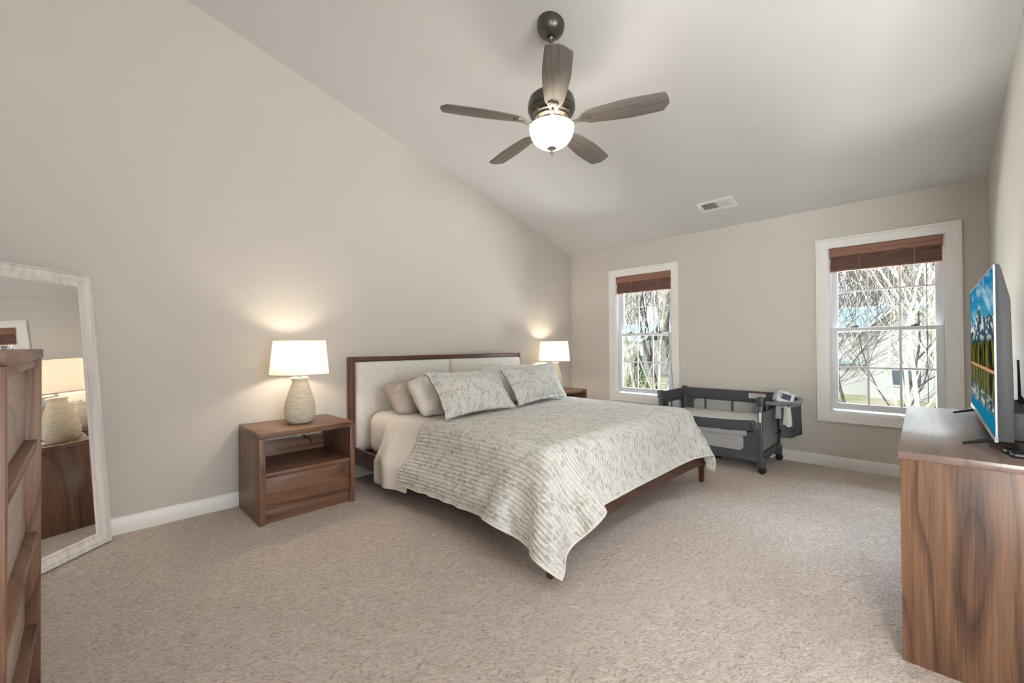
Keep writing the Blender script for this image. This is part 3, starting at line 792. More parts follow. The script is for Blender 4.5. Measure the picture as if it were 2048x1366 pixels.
# ------------------------------------------------------------------ lamps
LAMPW = 10.5
def table_lamp(label):
    r = thing('table_lamp', label, 'lamp', group='cream ceramic bedside lamps')
    pr = [(0, 0), (.074, 0), (.084, .006), (.098, .03), (.107, .07), (.108, .10), (.103, .14), (.090, .19), (.075, .24), (.060, .285), (.054, .305), (.054, .318), (.061, .326), (.063, .333), (.060, .339), (.048, .341), (.012, .341), (.012, .352), (0, .352)]
    MB().lathe(pr, seg=56).build('lamp_base', M['ceramic'], r, auto=radians(60))
    MB().lathe([(0, .34), (.013, .34), (.013, .375), (.008, .38), (.006, .40), (0, .40)], seg=20).build('stem', M['pewter_lit'], r)
    zb, zt, rb, rt = .362, .612, .203, .178
    sh = MB().lathe([(rb, zb), (rt, zt)], seg=72).build('lamp_shade', M['shade'], r, auto=radians(30))
    for rr_, z in ((rb, zb), (rt, zt)): MB().lathe([(rr_ - .003, z), (rr_ + .0012, z), (rr_ + .0012, z + .006), (rr_ - .003, z + .006), (rr_ - .003, z)], seg=72).build('shade_trim', M['sheet'], sh)
    hp = MB()
    for s_ in (-1, 1): hp.tube([(s_ * .012, 0, .385), (s_ * .05, 0, .42), (s_ * .052, 0, .52), (s_ * .02, 0, .585), (0, 0, .592)], .0022, 6)
    for k in range(3): hp.tube([(0, 0, .592), (rt * cos(2.1 * k + .5), rt * sin(2.1 * k + .5), zt - .012)], .002, 6)
    hp.build('harp', M['chrome'], r)
    MB().lathe([(0, .59), (.008, .592), (.006, .602), (.011, .612), (.007, .622), (0, .625)], seg=16).build('finial', M['pewter_lit'], r)
    MB().lathe([(0, .40), (.012, .402), (.016, .42), (.028, .45), (.03, .475), (.022, .497), (0, .505)], seg=24).build('bulb', M['bulb'], r)
    return r
n = NT('lit_bulb'); em = n.n('Emission'); em.inputs[0].default_value = (1, .86, .70, 1); em.inputs[1].default_value = 3; n.l(em.outputs[0], n.out.inputs[0]); M['bulb'] = n.m
l1 = table_lamp('cream ceramic lamp with white drum shade on the near nightstand'); l1.location = (1.125, 3.345, .6005)
l2 = copy_tree(l1); l2.location = (4.235, 3.39, .6005); l2['label'] = 'cream ceramic lamp with white drum shade in the far corner'
for q in (l1, l2):
    light('lamp_bulb_light', 'POINT', (q.location.x, q.location.y, .6 + .47), LAMPW, (1, .85, .68), .04)

# ------------------------------------------------------------------ mirror leaning across the corner
mw, mh = .90, 1.61
dirx = Vector((cos(radians(44.6)), sin(radians(44.6)), 0)); nb = Vector((-dirx.y, dirx.x, 0))
lean = .123 / 1.606
up = (Vector((0, 0, 1)) + nb * lean).normalized(); nf = dirx.cross(up)
mi = thing('floor_mirror', 'tall white beaded-frame mirror leaning across the corner by the tall chest', 'mirror')
P0 = Vector((.091, 3.530, .003)) - dirx * mw
mm = Matrix((dirx, nf, up)).transposed().to_4x4(); mm.translation = P0; mi.matrix_world = mm
# local: x along width, -y? nf = dirx x up -> towards the room
fw = .078
prof = [(.0, -.0), (.0, .022), (.006, .030), (.013, .030), (.016, .024), (.030, .027), (.058, .014), (.064, .017), (.070, .012), (.078, .008), (.078, 0)]
ring = []
for (cx_, cz_) in ((0, 0), (1, 0), (1, 1), (0, 1), (0, 0)):
    ring.append([((o if not cx_ else mw - o), d, (o if not cz_ else mh - o)) for o, d in prof])
mb = MB(); mb.grid(np.array(ring)); mb.build('mirror_frame', M['whitewash'], mi, auto=radians(25))
bd = MB()
for i in range(int(mh / .011)):
    z = .006 + i * .011
    for x in (.0095, mw - .0095):
        t = bmesh.new(); bmesh.ops.create_icosphere(t, subdivisions=1, radius=.0048, matrix=Matrix.Translation((x, .031, z))); bd.merge(t)
for i in range(int(mw / .011)):
    x = .006 + i * .011
    for z in (.0095, mh - .0095):
        t = bmesh.new(); bmesh.ops.create_icosphere(t, subdivisions=1, radius=.0048, matrix=Matrix.Translation((x, .031, z))); bd.merge(t)
bd.build('bead_trim', M['whitewash'], mi)
box('mirror_glass', M['mirror'], mi, .074, mw - .074, .004, .009, .074, mh - .074, bev=0)
box('backing_board', M['black'], mi, .02, mw - .02, -.001, .003, .02, mh - .02, bev=0)

# ------------------------------------------------------------------ tall chest on the left
ch = thing('tall_chest', 'tall walnut chest with recessed pale drawer fronts beside the floor mirror', 'chest', (-.35, 1.745, 0))
CX, CY = -.35, 1.745
def Cb(name, mat, x0, x1, y0, y1, z0, z1, bev=.002): return box(name, M[mat], ch, x0 - CX, x1 - CX, y0 - CY, y1 - CY, z0, z1, bev=bev)
Cb('top', 'walnut_y', -.615, -.108, 1.275, 2.222, 1.136, 1.168)
Cb('side_panel', 'walnut_z', -.61, -.111, 1.283, 1.318, 0, 1.1358)
Cb('side_panel', 'walnut_z', -.61, -.111, 2.178, 2.213, 0, 1.1358)
Cb('back_panel', 'walnut_z', -.61, -.60, 1.318, 2.178, .02, 1.1358)
Cb('top_rail', 'walnut_y', -.20, -.121, 1.3182, 2.1778, 1.108, 1.1358)
rails = [.828, .513, .198]
for z in rails: Cb('drawer_rail', 'walnut_y', -.59, -.119, 1.3182, 2.1778, z, z + .030)
zz = [1.108] + rails + [.0]
for i in range(4):
    top = zz[i]; bot = (zz[i + 1] + .030) if i < 3 else .03
    Cb('drawer_front', 'walnut_pale', -.165, -.146, 1.320, 2.176, bot + .003, top - .003)
Cb('plinth', 'walnut_y', -.20, -.13, 1.3182, 2.1778, 0, .028)

# ------------------------------------------------------------------ low dresser on the right
dx0, dx1, dy0, dy1, dz = 2.10, 3.63, -.370, .066, .770
dr = thing('dresser', 'long low walnut dresser under the television with a plain end panel', 'dresser', ((dx0 + dx1) / 2, -.15, 0))
DX, DY = (dx0 + dx1) / 2, -.15
def Db(name, mat, x0, x1, y0, y1, z0, z1, bev=.002): return box(name, M[mat], dr, x0 - DX, x1 - DX, y0 - DY, y1 - DY, z0, z1, bev=bev)
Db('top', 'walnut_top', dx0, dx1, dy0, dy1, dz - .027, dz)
Db('side_panel', 'walnut_dresser', dx0 + .006, dx0 + .034, dy0, dy1 + .014 - .020, 0, dz - .0272)
Db('side_panel', 'walnut_dresser', dx1 - .034, dx1 - .006, dy0, dy1 + .014 - .020, 0, dz - .0272)
Db('carcass', 'walnut_x', dx0 + .0342, dx1 - .0342, dy0 + .004, dy1 - .03, .05, dz - .0272)
Db('plinth', 'walnut_x', dx0 + .0342, dx1 - .0342, dy0 + .02, dy1 - .05, 0, .05)
for c in range(2):
    xa = dx0 + .038 + c * (dx1 - dx0 - .076) / 2; xb = xa + (dx1 - dx0 - .076) / 2 - .004
    for rr_ in range(3):
        za = .06 + rr_ * .226; Db('drawer_front', 'walnut_x', xa, xb, dy1 - .030, dy1 - .012, za, za + .218)

# ------------------------------------------------------------------ television
tv = thing('television', 'slim flat television showing a mountain lake on the dresser', 'television', (2.90, -.205, dz))
tv.rotation_euler = (0, 0, radians(-.6))
TW, TH0, TH1 = 1.225, .042, .680
hw = TW / 2
sh = MB().prism([(.006, TH0), (.006, TH1), (-.004, TH1), (-.010, TH1 - .02), (-.030, TH1 - .13), (-.034, TH0 + .19), (-.034, TH0)], 'x', -hw, hw, bev=.002)
tv_body = sh.build('shell', M['gunmetal'], tv)
MB().box(-hw + .004, hw - .004, -.088, -.030, TH0 + .005, TH0 + .108, bev=.012).build('rear_housing', M['gunmetal'], tv)
MB().prism([(-.128, .31), (-.134, .31), (-.138, .14), (-.160, .092), (-.085, .092), (-.085, .105), (-.130, .115)], 'x', .28, .31, bev=.0015).build('rear_bracket', M['gunmetal'], tv)
be = MB(); bt = .006
be.box(-hw, hw, .005, .010, TH1 - bt, TH1).box(-hw, -hw + bt, .005, .010, TH0, TH1).box(hw - bt, hw, .005, .010, TH0, TH1).box(-hw, hw, .004, .012, TH0 - .004, TH0 + .014)
be.build('bezel', M['silver'], tv, smooth=False)
def screen():
    nx, nz = 256, 148; rnd = np.random.RandomState(4)
    # value noise
    def vn(x, y, seed, sc):
        r = np.random.RandomState(seed).rand(64, 64); x = x * sc; y = y * sc
        xi = np.floor(x).astype(int) % 64; yi = np.floor(y).astype(int) % 64; fx = x - np.floor(x); fy = y - np.floor(y)
        fx = fx * fx * (3 - 2 * fx); fy = fy * fy * (3 - 2 * fy)
        a = r[xi, yi]; b = r[(xi + 1) % 64, yi]; c = r[xi, (yi + 1) % 64]; d = r[(xi + 1) % 64, (yi + 1) % 64]
        return a * (1 - fx) * (1 - fy) + b * fx * (1 - fy) + c * (1 - fx) * fy + d * fx * fy
    def fbm(x, y, seed, sc, o=4): return sum(vn(x, y, seed + i, sc * 2 ** i) * .5 ** i for i in range(o)) / 1.9
    U, Vv = np.meshgrid(np.linspace(0, 1, nx - 1), np.linspace(0, 1, nz - 1), indexing='ij')   # U: far end(0)->near, V up
    col = np.zeros(U.shape + (3,))
    def C3(*c): return np.array(srgb(*c)[:3])
    def scene(U, V):
        out = C3(22, 120, 160) * (1 - V)[..., None] * 1.2 + C3(28, 128, 168) * V[..., None]
        out = C3(80, 170, 196) * np.clip((1 - V) * 2, 0, 1)[..., None] + C3(26, 118, 158) * np.clip(1 - (1 - V) * 2, 0, 1)[..., None]
        cl = np.clip((fbm(U * 1.2 + V * 2.5, V * .8 - U * .6, 10, 6) - .48) * 3.4, 0, 1) * (V > .55)
        out = out * (1 - cl[..., None] * .7) + C3(190, 215, 222) * cl[..., None] * .7
        ridge = .68 + .13 * np.exp(-((U - .45) / .16) ** 2) + .07 * np.exp(-((U - .9) / .16) ** 2) + .05 * np.exp(-((U - .12) / .05) ** 2) + (fbm(U, U * 0, 30, 14) - .5) * .10
        m = V < ridge
        rock = fbm(U * 1.0 + V * .4, V * 1.6, 50, 16)
        snow = np.clip((rock - .46) * 7, 0, 1)[..., None]
        rc = C3(62, 84, 96) * (1 - snow) + C3(208, 212, 208) * snow
        low = np.clip((.62 - V) * 14, 0, 1)[..., None]; rc = rc * (1 - low) + C3(24, 66, 82) * low
        out = np.where(m[..., None], rc, out)
        tl = .555 + (fbm(U, U * 0, 70, 60, 2) - .5) * .05 + .02 * U
        m = V < tl
        tr = np.clip((fbm(U * 1.2, V * .25, 80, 26, 3) - .35) * 2.6, 0, 1)
        out = np.where(m[..., None], C3(16, 34, 26) * (1 - tr[..., None]) + C3(138, 126, 52) * tr[..., None], out)
        return out
    shore = .365
    top = scene(U, Vv)
    Vr = np.clip(shore + (shore - Vv) * 1.28, 0, 1)
    ur = U + (vn(U, Vv, 5, 50) - .5) * .02
    refl = scene(ur, Vr) * .8; st = np.clip((fbm(U * 1.3, Vv * .25, 90, 26, 3)[..., None] - .35) * 2.6, 0, 1)
    refl = refl * .75 + (C3(40, 60, 40) * (1 - st) + C3(196, 188, 140) * st) * .35
    lake = np.clip((.10 - Vv + U * .04) * 20, 0, 1)[..., None]; refl = refl * (1 - lake) + C3(18, 118, 150) * lake
    col = np.where((Vv > shore + .012)[..., None], top, np.where((Vv > shore - .008)[..., None], C3(196, 150, 112) * np.ones_like(top), refl))
    col = np.clip(col, 0, 1) ** 1.05
    # geometry: near end at -x
    P = np.zeros((nx, nz, 3))
    xs = np.linspace(hw - bt, -hw + bt, nx); zs = np.linspace(TH0 + .014, TH1 - bt, nz)
    P[..., 0] = xs[:, None]; P[..., 1] = .0075; P[..., 2] = zs[None, :]
    mb = MB(); mb.grid(P); o = mb.build('screen', None, tv, smooth=False, recalc=False)
    me = o.data; at = me.color_attributes.new('picture', 'FLOAT_COLOR', 'CORNER')
    c = np.ones((nx - 1, nz - 1, 4, 4)); c[..., :3] = col[:, :, None, :]
    at.data.foreach_set('color', c.reshape(-1))
    n = NT('tv_picture'); a = n.n('Attribute'); a.attribute_name = 'picture'
    n.done((.004, .004, .004, 1), .5, spec=.0); n.l(a.outputs['Color'], n.b.inputs['Emission Color']); n.b.inputs['Emission Strength'].default_value = .40
    me.materials.append(n.m)
screen()
for sx_ in (-1, 1):
    x = sx_ * .50
    s = MB()
    s.tube([(x, .086, .005), (x, .02, .026), (x, -.03, .040), (x, -.07, .036), (x, -.118, .006)], [.005, .009, .011, .009, .005], 8)
    s.build('stand_foot', M['black'], tv)
MB().box(-hw + .05, -hw + .055, -.112, -.109, .085, .105).build('port', M['black'], tv)
def remote(loc, rz, label):
    r = thing('remote_control', label, 'remote', loc, rz, 'black remotes on the dresser')
    MB().box(-.021, .021, -.078, .078, .0, .017, bev=.007, seg=3).build('body', M['black'], r)
    b = MB()
    for i in range(3):
        for j in range(7): b.box(-.014 + i * .0105, -.008 + i * .0105, -.05 + j * .014, -.044 + j * .014, .0168, .0185)
    b.build('button', M['gunmetal'], r, smooth=False)
remote((2.315, -.285, dz + .001), radians(12), 'black remote control beside the near foot of the television')
remote((2.250, -.295, dz + .001), radians(6), 'black remote control nearest the end of the dresser')
# ------------------------------------------------------------------ ceiling fan
fx, fy = 2.045, 1.643
fan = thing('ceiling_fan', 'five-blade pewter ceiling fan with lit frosted bowl hanging from the slope', 'ceiling fan', (fx, fy, 0))
zcl = zc(fx)
MB().lathe([(0, zcl + .02), (.085, zcl + .022), (.087, zcl - .012), (.086, zcl - .026), (.080, zcl - .046), (.066, zcl - .066), (.045, zcl - .080), (.030, zcl - .086), (.024, zcl - .082), (0, zcl - .08)], seg=48).build('canopy', M['pewter'], fan)
MB().lathe([(0, zcl - .07), (.020, zcl - .074), (.022, zcl - .092), (.014, zcl - .104), (.0125, zcl - .13), (.0125, 2.80), (.026, 2.79), (.026, 2.76), (0, 2.76)], seg=24).build('downrod', M['pewter'], fan)
Z = 2.59
MB().lathe([(0, Z + .175), (.04, Z + .17), (.10, Z + .155), (.138, Z + .125), (.148, Z + .09), (.148, Z + .055), (.142, Z + .048), (.142, Z + .040), (.134, Z + .028), (.118, Z + .012), (.112, Z + .010), (.108, Z - .002), (.090, Z - .012), (.085, Z - .012), (.08, Z - .022), (0, Z - .022)], seg=64).build('motor_housing', M['pewter'], fan)
MB().lathe([(0, Z - .015), (.068, Z - .015), (.068, Z - .045), (.074, Z - .048), (.074, Z - .056), (.060, Z - .060), (0, Z - .06)], seg=48).build('light_kit', M['pewter_lit'], fan)
for k in range(10):
    vs = MB()
    a0 = 2 * pi * k / 10 + .1
    vs.tube([(.126 * cos(a0 + t_), .126 * sin(a0 + t_), Z + .016) for t_ in np.linspace(0, .38, 6)], .004, 6)
    vs.build('vent_slot', M['black'], fan)
zb = Z - .052
bowl = MB().lathe([(.138, zb), (.139, zb - .012), (.136, zb - .035), (.126, zb - .065), (.108, zb - .092), (.080, zb - .114), (.045, zb - .128), (.012, zb - .132)], seg=64)
bo = bowl.build('light_bowl', M['bowl'], fan, auto=radians(50))
MB().lathe([(0, zb - .126), (.028, zb - .128), (.030, zb - .134), (.020, zb - .140), (.010, zb - .146), (.008, zb - .156), (.011, zb - .160), (.009, zb - .170), (0, zb - .172)], seg=24).build('finial', M['pewter_lit'], fan)
MB().lathe([(0, zb - .02), (.02, zb - .03), (.028, zb - .055), (.02, zb - .075), (0, zb - .082)], seg=20).build('bulb', M['bulb'], fan)
light('fan_bulb_light', 'POINT', (fx, fy, zb - .050), 7.5, (1, .90, .80), .08)
# blade outline (x outwards from hub, y across)
bl_out = []
def blade_poly():
    R0, R1 = .175, .69
    up_, dn = [], []
    for i in range(25):
        t_ = i / 24; x = R0 + (R1 - R0) * t_
        w_ = .048 + .030 * sin(min(1, t_ * 1.35) * pi / 2) - .010 * max(0, t_ - .6) / .4
        if t_ < .14: w_ *= (1 - ((.14 - t_) / .14) ** 2.2 * .75)
        up_.append((x, w_)); dn.append((x, -w_))
    up_[-1] = (R1 - .028, up_[-1][1]); up_.append((R1 + .004, .02)); up_.append((R1 + .004, -.01)); 
    dn[-1] = (R1 - .012, dn[-1][1] + .006)
    up_[-4] = (R1 - .05, up_[-4][1])
    return up_ + dn[::-1]
BP = blade_poly()
for k, ang in enumerate((-138, 150, 78, 6, -66)):
    a = radians(ang)
    Mt = Matrix.Rotation(a, 4, 'Z') @ Matrix.Translation((0, 0, Z - .028)) @ Matrix.Rotation(radians(-12), 4, 'X')
    b = MB().prism(BP, 'z', -.003, .003, bev=.0012)
    bo_ = b.build('blade', M['blade'], fan); bo_.matrix_local = Mt
    ir = MB()
    ir.tube([(.075, 0, .014), (.11, 0, -.012), (.15, 0, -.020), (.185, 0, -.010)], [.012, .011, .010, .010], 8)
    ir.prism([(.165, -.012), (.185, -.03), (.225, -.034), (.245, -.018), (.235, 0), (.245, .018), (.225, .034), (.185, .03), (.165, .012)], 'z', -.010, -.0034, bev=.0015)
    for sx_, sy_ in ((.215, -.02), (.215, .02), (.19, 0)): ir.lathe([(0, -.014), (.005, -.013), (.005, -.010), (0, -.010)], (sx_, sy_, 0), 10)
    io = ir.build('blade_iron', M['pewter_lit'], bo_)

# ------------------------------------------------------------------ crib / playard
kx0, kx1, ky0, ky1 = 4.235, 4.865, 1.035, 1.965
cr_ = thing('playard', 'grey playard crib with lowered front rail standing under the first window', 'crib', ((kx0 + kx1) / 2, (ky0 + ky1) / 2, 0))
KX, KY = (kx0 + kx1) / 2, (ky0 + ky1) / 2
def K(name, mb, mat, parent=None):
    bmesh.ops.translate(mb.bm, vec=(-KX, -KY, 0), verts=mb.bm.verts); return mb.build(name, M[mat], parent or cr_)
for x in (kx0, kx1):
    for y in (ky0, ky1):
        front = x == kx0
        K('corner_post', MB().box(x - .016, x + .016, y - .018, y + .018, .10, .655, bev=.007), 'crib_tube')
        K('corner_cap', MB().box(x - .024, x + .024, y - .028, y + .028, .60, .688, bev=.012), 'crib_plastic')
        ft = K('foot', MB().box(x - .022, x + .022, y - .034, y + .034, .055, .150, bev=.008), 'crib_plastic')
        if y == ky0:
            wl = MB()
            for dx in (-.017, .017): wl.lathe([(0, -.011), (.024, -.011), (.029, -.007), (.029, .007), (.024, .011), (0, .011)], seg=24, M=Matrix.Translation((x + dx, y - .01, .0295)) @ Matrix.Rotation(pi / 2, 4, 'Y'))
            K('caster_wheel', wl, 'black', ft)
        else:
            K('foot_pad', MB().box(x - .02, x + .02, y - .02, y + .02, .001, .06, bev=.006), 'black', ft)
        for z in (.075, .125):
            for dy in (-.02, .02): K('rivet', MB().lathe([(0, -.003), (.004, -.002), (.005, 0)], seg=8, M=Matrix.Translation((x - .023, y + dy, z)) @ Matrix.Rotation(pi / 2, 4, 'Y')), 'chrome', ft)
def pad(name, p0, p1, z0, z1, t, mat='crib_dark', sagf=None, n_=36, m_=16, ripple=.002, seed=0, parent=None):
    """padded fabric rail from p0 to p1 (xy), between z0 and z1, thickness t"""
    p0, p1 = np.array(p0, float), np.array(p1, float); d = (p1 - p0); L = np.linalg.norm(d); nn = np.array([-d[1], d[0]]) / L
    P = np.zeros((n_, m_, 3)); r = np.random.RandomState(seed).rand(4) * 6
    for i in range(n_):
        u = i / (n_ - 1); s = sagf(u) if sagf else 0
        for j in range(m_):
            a = 2 * pi * j / m_; ca, sa = cos(a), sin(a)
            ex = np.sign(ca) * abs(ca) ** .5 * t / 2; ez = np.sign(sa) * abs(sa) ** .5 * (z1 - z0) / 2
            ex += ripple * sin(u * L * 46 + r[0] + 2 * sa) + ripple * sin(u * L * 23 + r[1])
            q = p0 + d * u + nn * ex; P[i, j] = (q[0], q[1], (z0 + z1) / 2 + ez + s)
    mb = MB(); V = mb.grid(P, closed=True); mb.bm.faces.new(V[0]); mb.bm.faces.new(V[-1][::-1])
    o = K(name, mb, mat, parent); return o
e = .026
pad('rail_pad', (kx1, ky0 + e), (kx1, ky1 - e), .566, .672, .034, seed=1)
pad('rail_pad', (kx0 + e, ky1), (kx1 - e, ky1), .566, .668, .034, seed=2)
pad('rail_pad', (kx0 + e, ky0), (kx1 - e, ky0), .566, .668, .034, seed=3)
fp = pad('lowered_rail_pad', (kx0 - .004, ky0 + .05), (kx0 - .004, ky1 - e), .375, .470, .05, sagf=lambda u: -.018 * sin(pi * u), seed=4, ripple=.003)
fp['label'] = 'front rail dropped to mattress height'
def bracket(y):
    s = 1 if y < 1.5 else -1
    mb = MB().prism([(y + s * .0, .335), (y + s * .075, .40), (y + s * .085, .455), (y + s * .06, .48), (y + s * .0, .44)], 'x', kx0 - .034, kx0 - .018, bev=.003)
    K('latch_bracket', mb, 'crib_plastic')
    for (a, z) in ((.055, .452), (.035, .405), (.01, .355), (-.018, .352)): K('rivet', MB().lathe([(0, -.003), (.0045, -.002), (.006, 0)], seg=10, M=Matrix.Translation((kx0 - .034, y + s * a, z)) @ Matrix.Rotation(pi / 2, 4, 'Y')), 'chrome')
bracket(ky0); bracket(ky1)
K('latch', MB().box(kx0 - .006, kx0 + .03, ky1 - .075, ky1 - .035, .52, .585, bev=.008), 'black')
# side walls: fabric with inset net windows
def panel(p0, p1, z0, z1, wz0, wz1, m0, m1, parts, netmat='net', fab='crib_dark', off=0.0, name='fabric_wall'):
    p0, p1 = Vector((*p0, 0)), Vector((*p1, 0)); d = p1 - p0; L = d.length; d.normalize(); nn = Vector((-d.y, d.x, 0)); t = .003
    Mt = Matrix((d, nn, Vector((0, 0, 1)))).transposed().to_4x4(); Mt.translation = p0
    mb = MB()
    mb.box(0, L, -t, t, z0, wz0, M=Mt).box(0, L, -t, t, wz1, z1, M=Mt).box(0, m0, -t, t, wz0, wz1, M=Mt).box(L - m1, L, -t, t, wz0, wz1, M=Mt)
    for c in parts: mb.box(c - .011, c + .011, -t, t, wz0, wz1, M=Mt)
    # rounded window corners
    r = .045
    for (cx_, cz_, sx_, sz_) in ((m0, wz0, 1, 1), (L - m1, wz0, -1, 1), (m0, wz1, 1, -1), (L - m1, wz1, -1, -1)):
        poly = [(cx_, cz_)] + [(cx_ + sx_ * (r - r * sin(a)), cz_ + sz_ * (r - r * cos(a))) for a in np.linspace(0, pi / 2, 7)]
        tb = MB().prism(poly, 'y', -t, t); bmesh.ops.transform(tb.bm, matrix=Mt, verts=tb.bm.verts); mb.merge(tb.bm)
    o = K(name, mb, fab)
    K('net_window', MB().box(m0 - .01, L - m1 + .01, -.0008, .0008, wz0 - .01, wz1 + .01, M=Mt), netmat, o)
panel((kx1 + .004, ky0), (kx1 + .004, ky1), .14, .58, .33, .55, .14, .10, [.42, .70])
panel((kx0, ky1 + .003), (kx1, ky1 + .003), .14, .58, .30, .54, .08, .10, [.28])
panel((kx0, ky0 - .003), (kx1, ky0 - .003), .14, .58, .19, .54, .035, .05, [], 'crib_light')
fw_ = panel((kx0 - .003, ky0), (kx0 - .003, ky1), .112, .365, .185, .345, .14, .08, [], 'crib_light')
# slack light fabric fold under the lowered rail
pad('slack_fold', (kx0 - .012, ky0 + .11), (kx0 - .012, ky1 - .10), .325, .372, .014, 'crib_light', lambda u: -.010 * sin(pi * u), seed=6, ripple=.004)
K('bottom_bar', MB().box(kx0 - .008, kx0 + .01, ky0, ky1, .095, .14, bev=.005).box(kx0, kx1, ky0 - .008, ky0 + .01, .10, .17, bev=.005).box(kx1 - .01, kx1 + .008, ky0, ky1, .095, .14, bev=.005), 'crib_plastic')
K('centre_foot', MB().box(KX - .03, KX + .03, KY - .03, KY + .03, .001, .12, bev=.008), 'black')
n = NT('leafy_crib_sheet'); v = n.coord(); d = n.voro(v, 26, 'F1', .8)
n.done(n.mix(n.ramp(d, (.28, (1, 1, 1)), (.36, (0, 0, 0))), srgb(226, 224, 220), srgb(250, 250, 248)), .85); M['crib_sheet'] = n.m
cm = rbox('crib_mattress', kx0 + .02, kx1 - .02, ky0 + .02, ky1 - .02, .395, .445, .018, 'crib_sheet', 4)
tag(cm, 'thin patterned mattress pad lying inside the grey playard', 'mattress')
K('floor_board', MB().box(kx0 + .012, kx1 - .012, ky0 + .012, ky1 - .012, .375, .393, bev=.004), 'crib_dark')
# warning label
lb = K('warning_label', MB().box(kx1 - .0205, kx1 - .019, ky0 + .10, ky0 + .255, .60, .652), 'white_plastic')
n = NT('label_red'); n.done(srgb(196, 92, 70), .6); M['red'] = n.m
K('label_stripe', MB().box(kx1 - .0215, kx1 - .0205, ky0 + .105, ky0 + .25, .640, .647), 'red', lb)
lt = MB()
for i in range(4): lt.box(kx1 - .0213, kx1 - .0205, ky0 + .125, ky0 + .245 - .02 * (i % 2), .606 + i * .008, .609 + i * .008)
K('label_text', lt, 'grey_tray', lb)
K('warning_label', MB().box(kx0 - .0185, kx0 - .017, ky0 - .009, ky0 + .009, .46, .55), 'white_plastic')

# organiser hoop hooked over the end of the playard
og = thing('organiser_tray', 'grey plastic hoop tray with hanging pockets hooked on the playard end', 'organiser', (4.56, .93, 0))
def hoop(cx_, x0, x1, yback, depth, n=36):
    pts = []
    for i in range(n + 1):
        a = pi * i / n; pts.append((cx_ - (x1 - x0) / 2 * cos(a) * (1), yback - depth * abs(sin(a)) ** .55))
    return pts
def ringmesh(z, h, pts, wth, mat, name, parent, org):
    n = len(pts); P = np.zeros((n, 8, 3))
    for i, (x, y) in enumerate(pts):
        a = Vector(pts[min(i + 1, n - 1)]) - Vector(pts[max(i - 1, 0)]); a.normalize(); nn = Vector((a.y, -a.x))
        for j, (o, dz_) in enumerate(((-.5, -.35), (-.35, -.5), (.35, -.5), (.5, -.35), (.5, .35), (.35, .5), (-.35, .5), (-.5, .35))):
            P[i, j] = (x + nn.x * o * wth - org[0], y + nn.y * o * wth - org[1], z + dz_ * h)
    mb = MB(); V = mb.grid(P, closed=True); mb.bm.faces.new(V[0]); mb.bm.faces.new(V[-1][::-1]); return mb.build(name, M[mat], parent, auto=radians(50))
hp_ = hoop(4.56, 4.275, 4.845, 1.000, .20)
ringmesh(.632, .034, hp_, .034, 'grey_tray', 'hoop', og, (4.56, .93))
for x in (4.30, 4.82): MB().box(x - .018 - 4.56, x + .018 - 4.56, .985 - .93, 1.006 - .93, .56, .645, bev=.004).build('hook', M['crib_plastic'], og)
def curtain(pts, z0, z1, mat, name, org, amp=.006, seed=0, flare=0.0):
    n = len(pts); m = 12; P = np.zeros((n, m, 3)); r = np.random.RandomState(seed).rand(3) * 6
    cx_ = sum(p[0] for p in pts) / n; cy_ = 1.0
    for i, (x, y) in enumerate(pts):
        for j in range(m):
            t_ = j / (m - 1); k = 1 + flare * t_
            P[i, j] = (cx_ + (x - cx_) * k + amp * t_ * sin(i * .9 + r[0]) - org[0], cy_ + (y - cy_) * k + amp * t_ * sin(i * .7 + r[1] + 2 * t_) - org[1], z0 + (z1 - z0) * t_)
    mb = MB(); mb.grid(P); o = mb.build(name, M[mat], og, auto=radians(180), recalc=False)
    s = o.modifiers.new('thickness', 'SOLIDIFY'); s.thickness = .003; return o
curtain(hp_[2:-2], .618, .50, 'crib_light', 'net_pocket', (4.56, .93), .006, 2, -.06)
curtain(hp_[4:27], .60, .335, 'crib_dark', 'hanging_bag', (4.56, .93), .010, 5, .02)
curtain(hp_[27:35], .60, .36, 'crib_light', 'side_pocket', (4.56, .93), .012, 7, -.03)
box('bag_bottom', M['crib_dark'], og, -.13, .16, -.125, .04, .335, .345, bev=.002)
# pack of wipes lying in the hoop and a plastic bag hanging by it
n = NT('wrapped_pack'); v = n.coord(); n.done(n.ramp(n.noise(v, 16, 2), (.44, srgb(232, 233, 236)), (.52, srgb(214, 216, 222)), (.60, srgb(168, 172, 182))), .35, 0, n.bump(n.noise(v, 30, 2), .4, .01)); M['pack'] = n.m
pk = thing('diaper_pack', 'white and navy wrapped pack sitting in the organiser hoop', 'package', (4.44, .90, .672)); pk.rotation_euler = (radians(18), radians(8), radians(24))
pko = MB().box(-.10, .10, -.066, .066, -.056, .056, bev=.022, seg=3); pko.build('wrapper', M['pack'], pk)
n = NT('navy_print'); n.done(srgb(50, 56, 76), .4); M['navy'] = n.m
MB().box(-.1012, -.1002, -.035, .035, -.02, .03).box(-.065, .06, -.0672, -.0660, .012, .034).box(-.075, -.045, -.055, .055, .0558, .0568).build('navy_band', M['navy'], pk)
n = NT('thin_plastic_bag'); n.done(srgb(214, 214, 212), .3, 0, n.bump(n.noise(n.coord(), 22, 3, .5, 1), .8, .02)); M['bag'] = n.m
P = np.zeros((20, 16, 3)); UV = None
for i in range(20):
    for j in range(16):
        a = 2 * pi * i / 19; t_ = j / 15; rx, ry = .062 + .012 * t_, .022 + .012 * t_
        P[i, j] = (rx * cos(a) * (1 + .08 * sin(3 * a + t_ * 4)), ry * sin(a) * (1 + .15 * sin(5 * a)), -.17 * t_ + .008 * sin(4 * a))
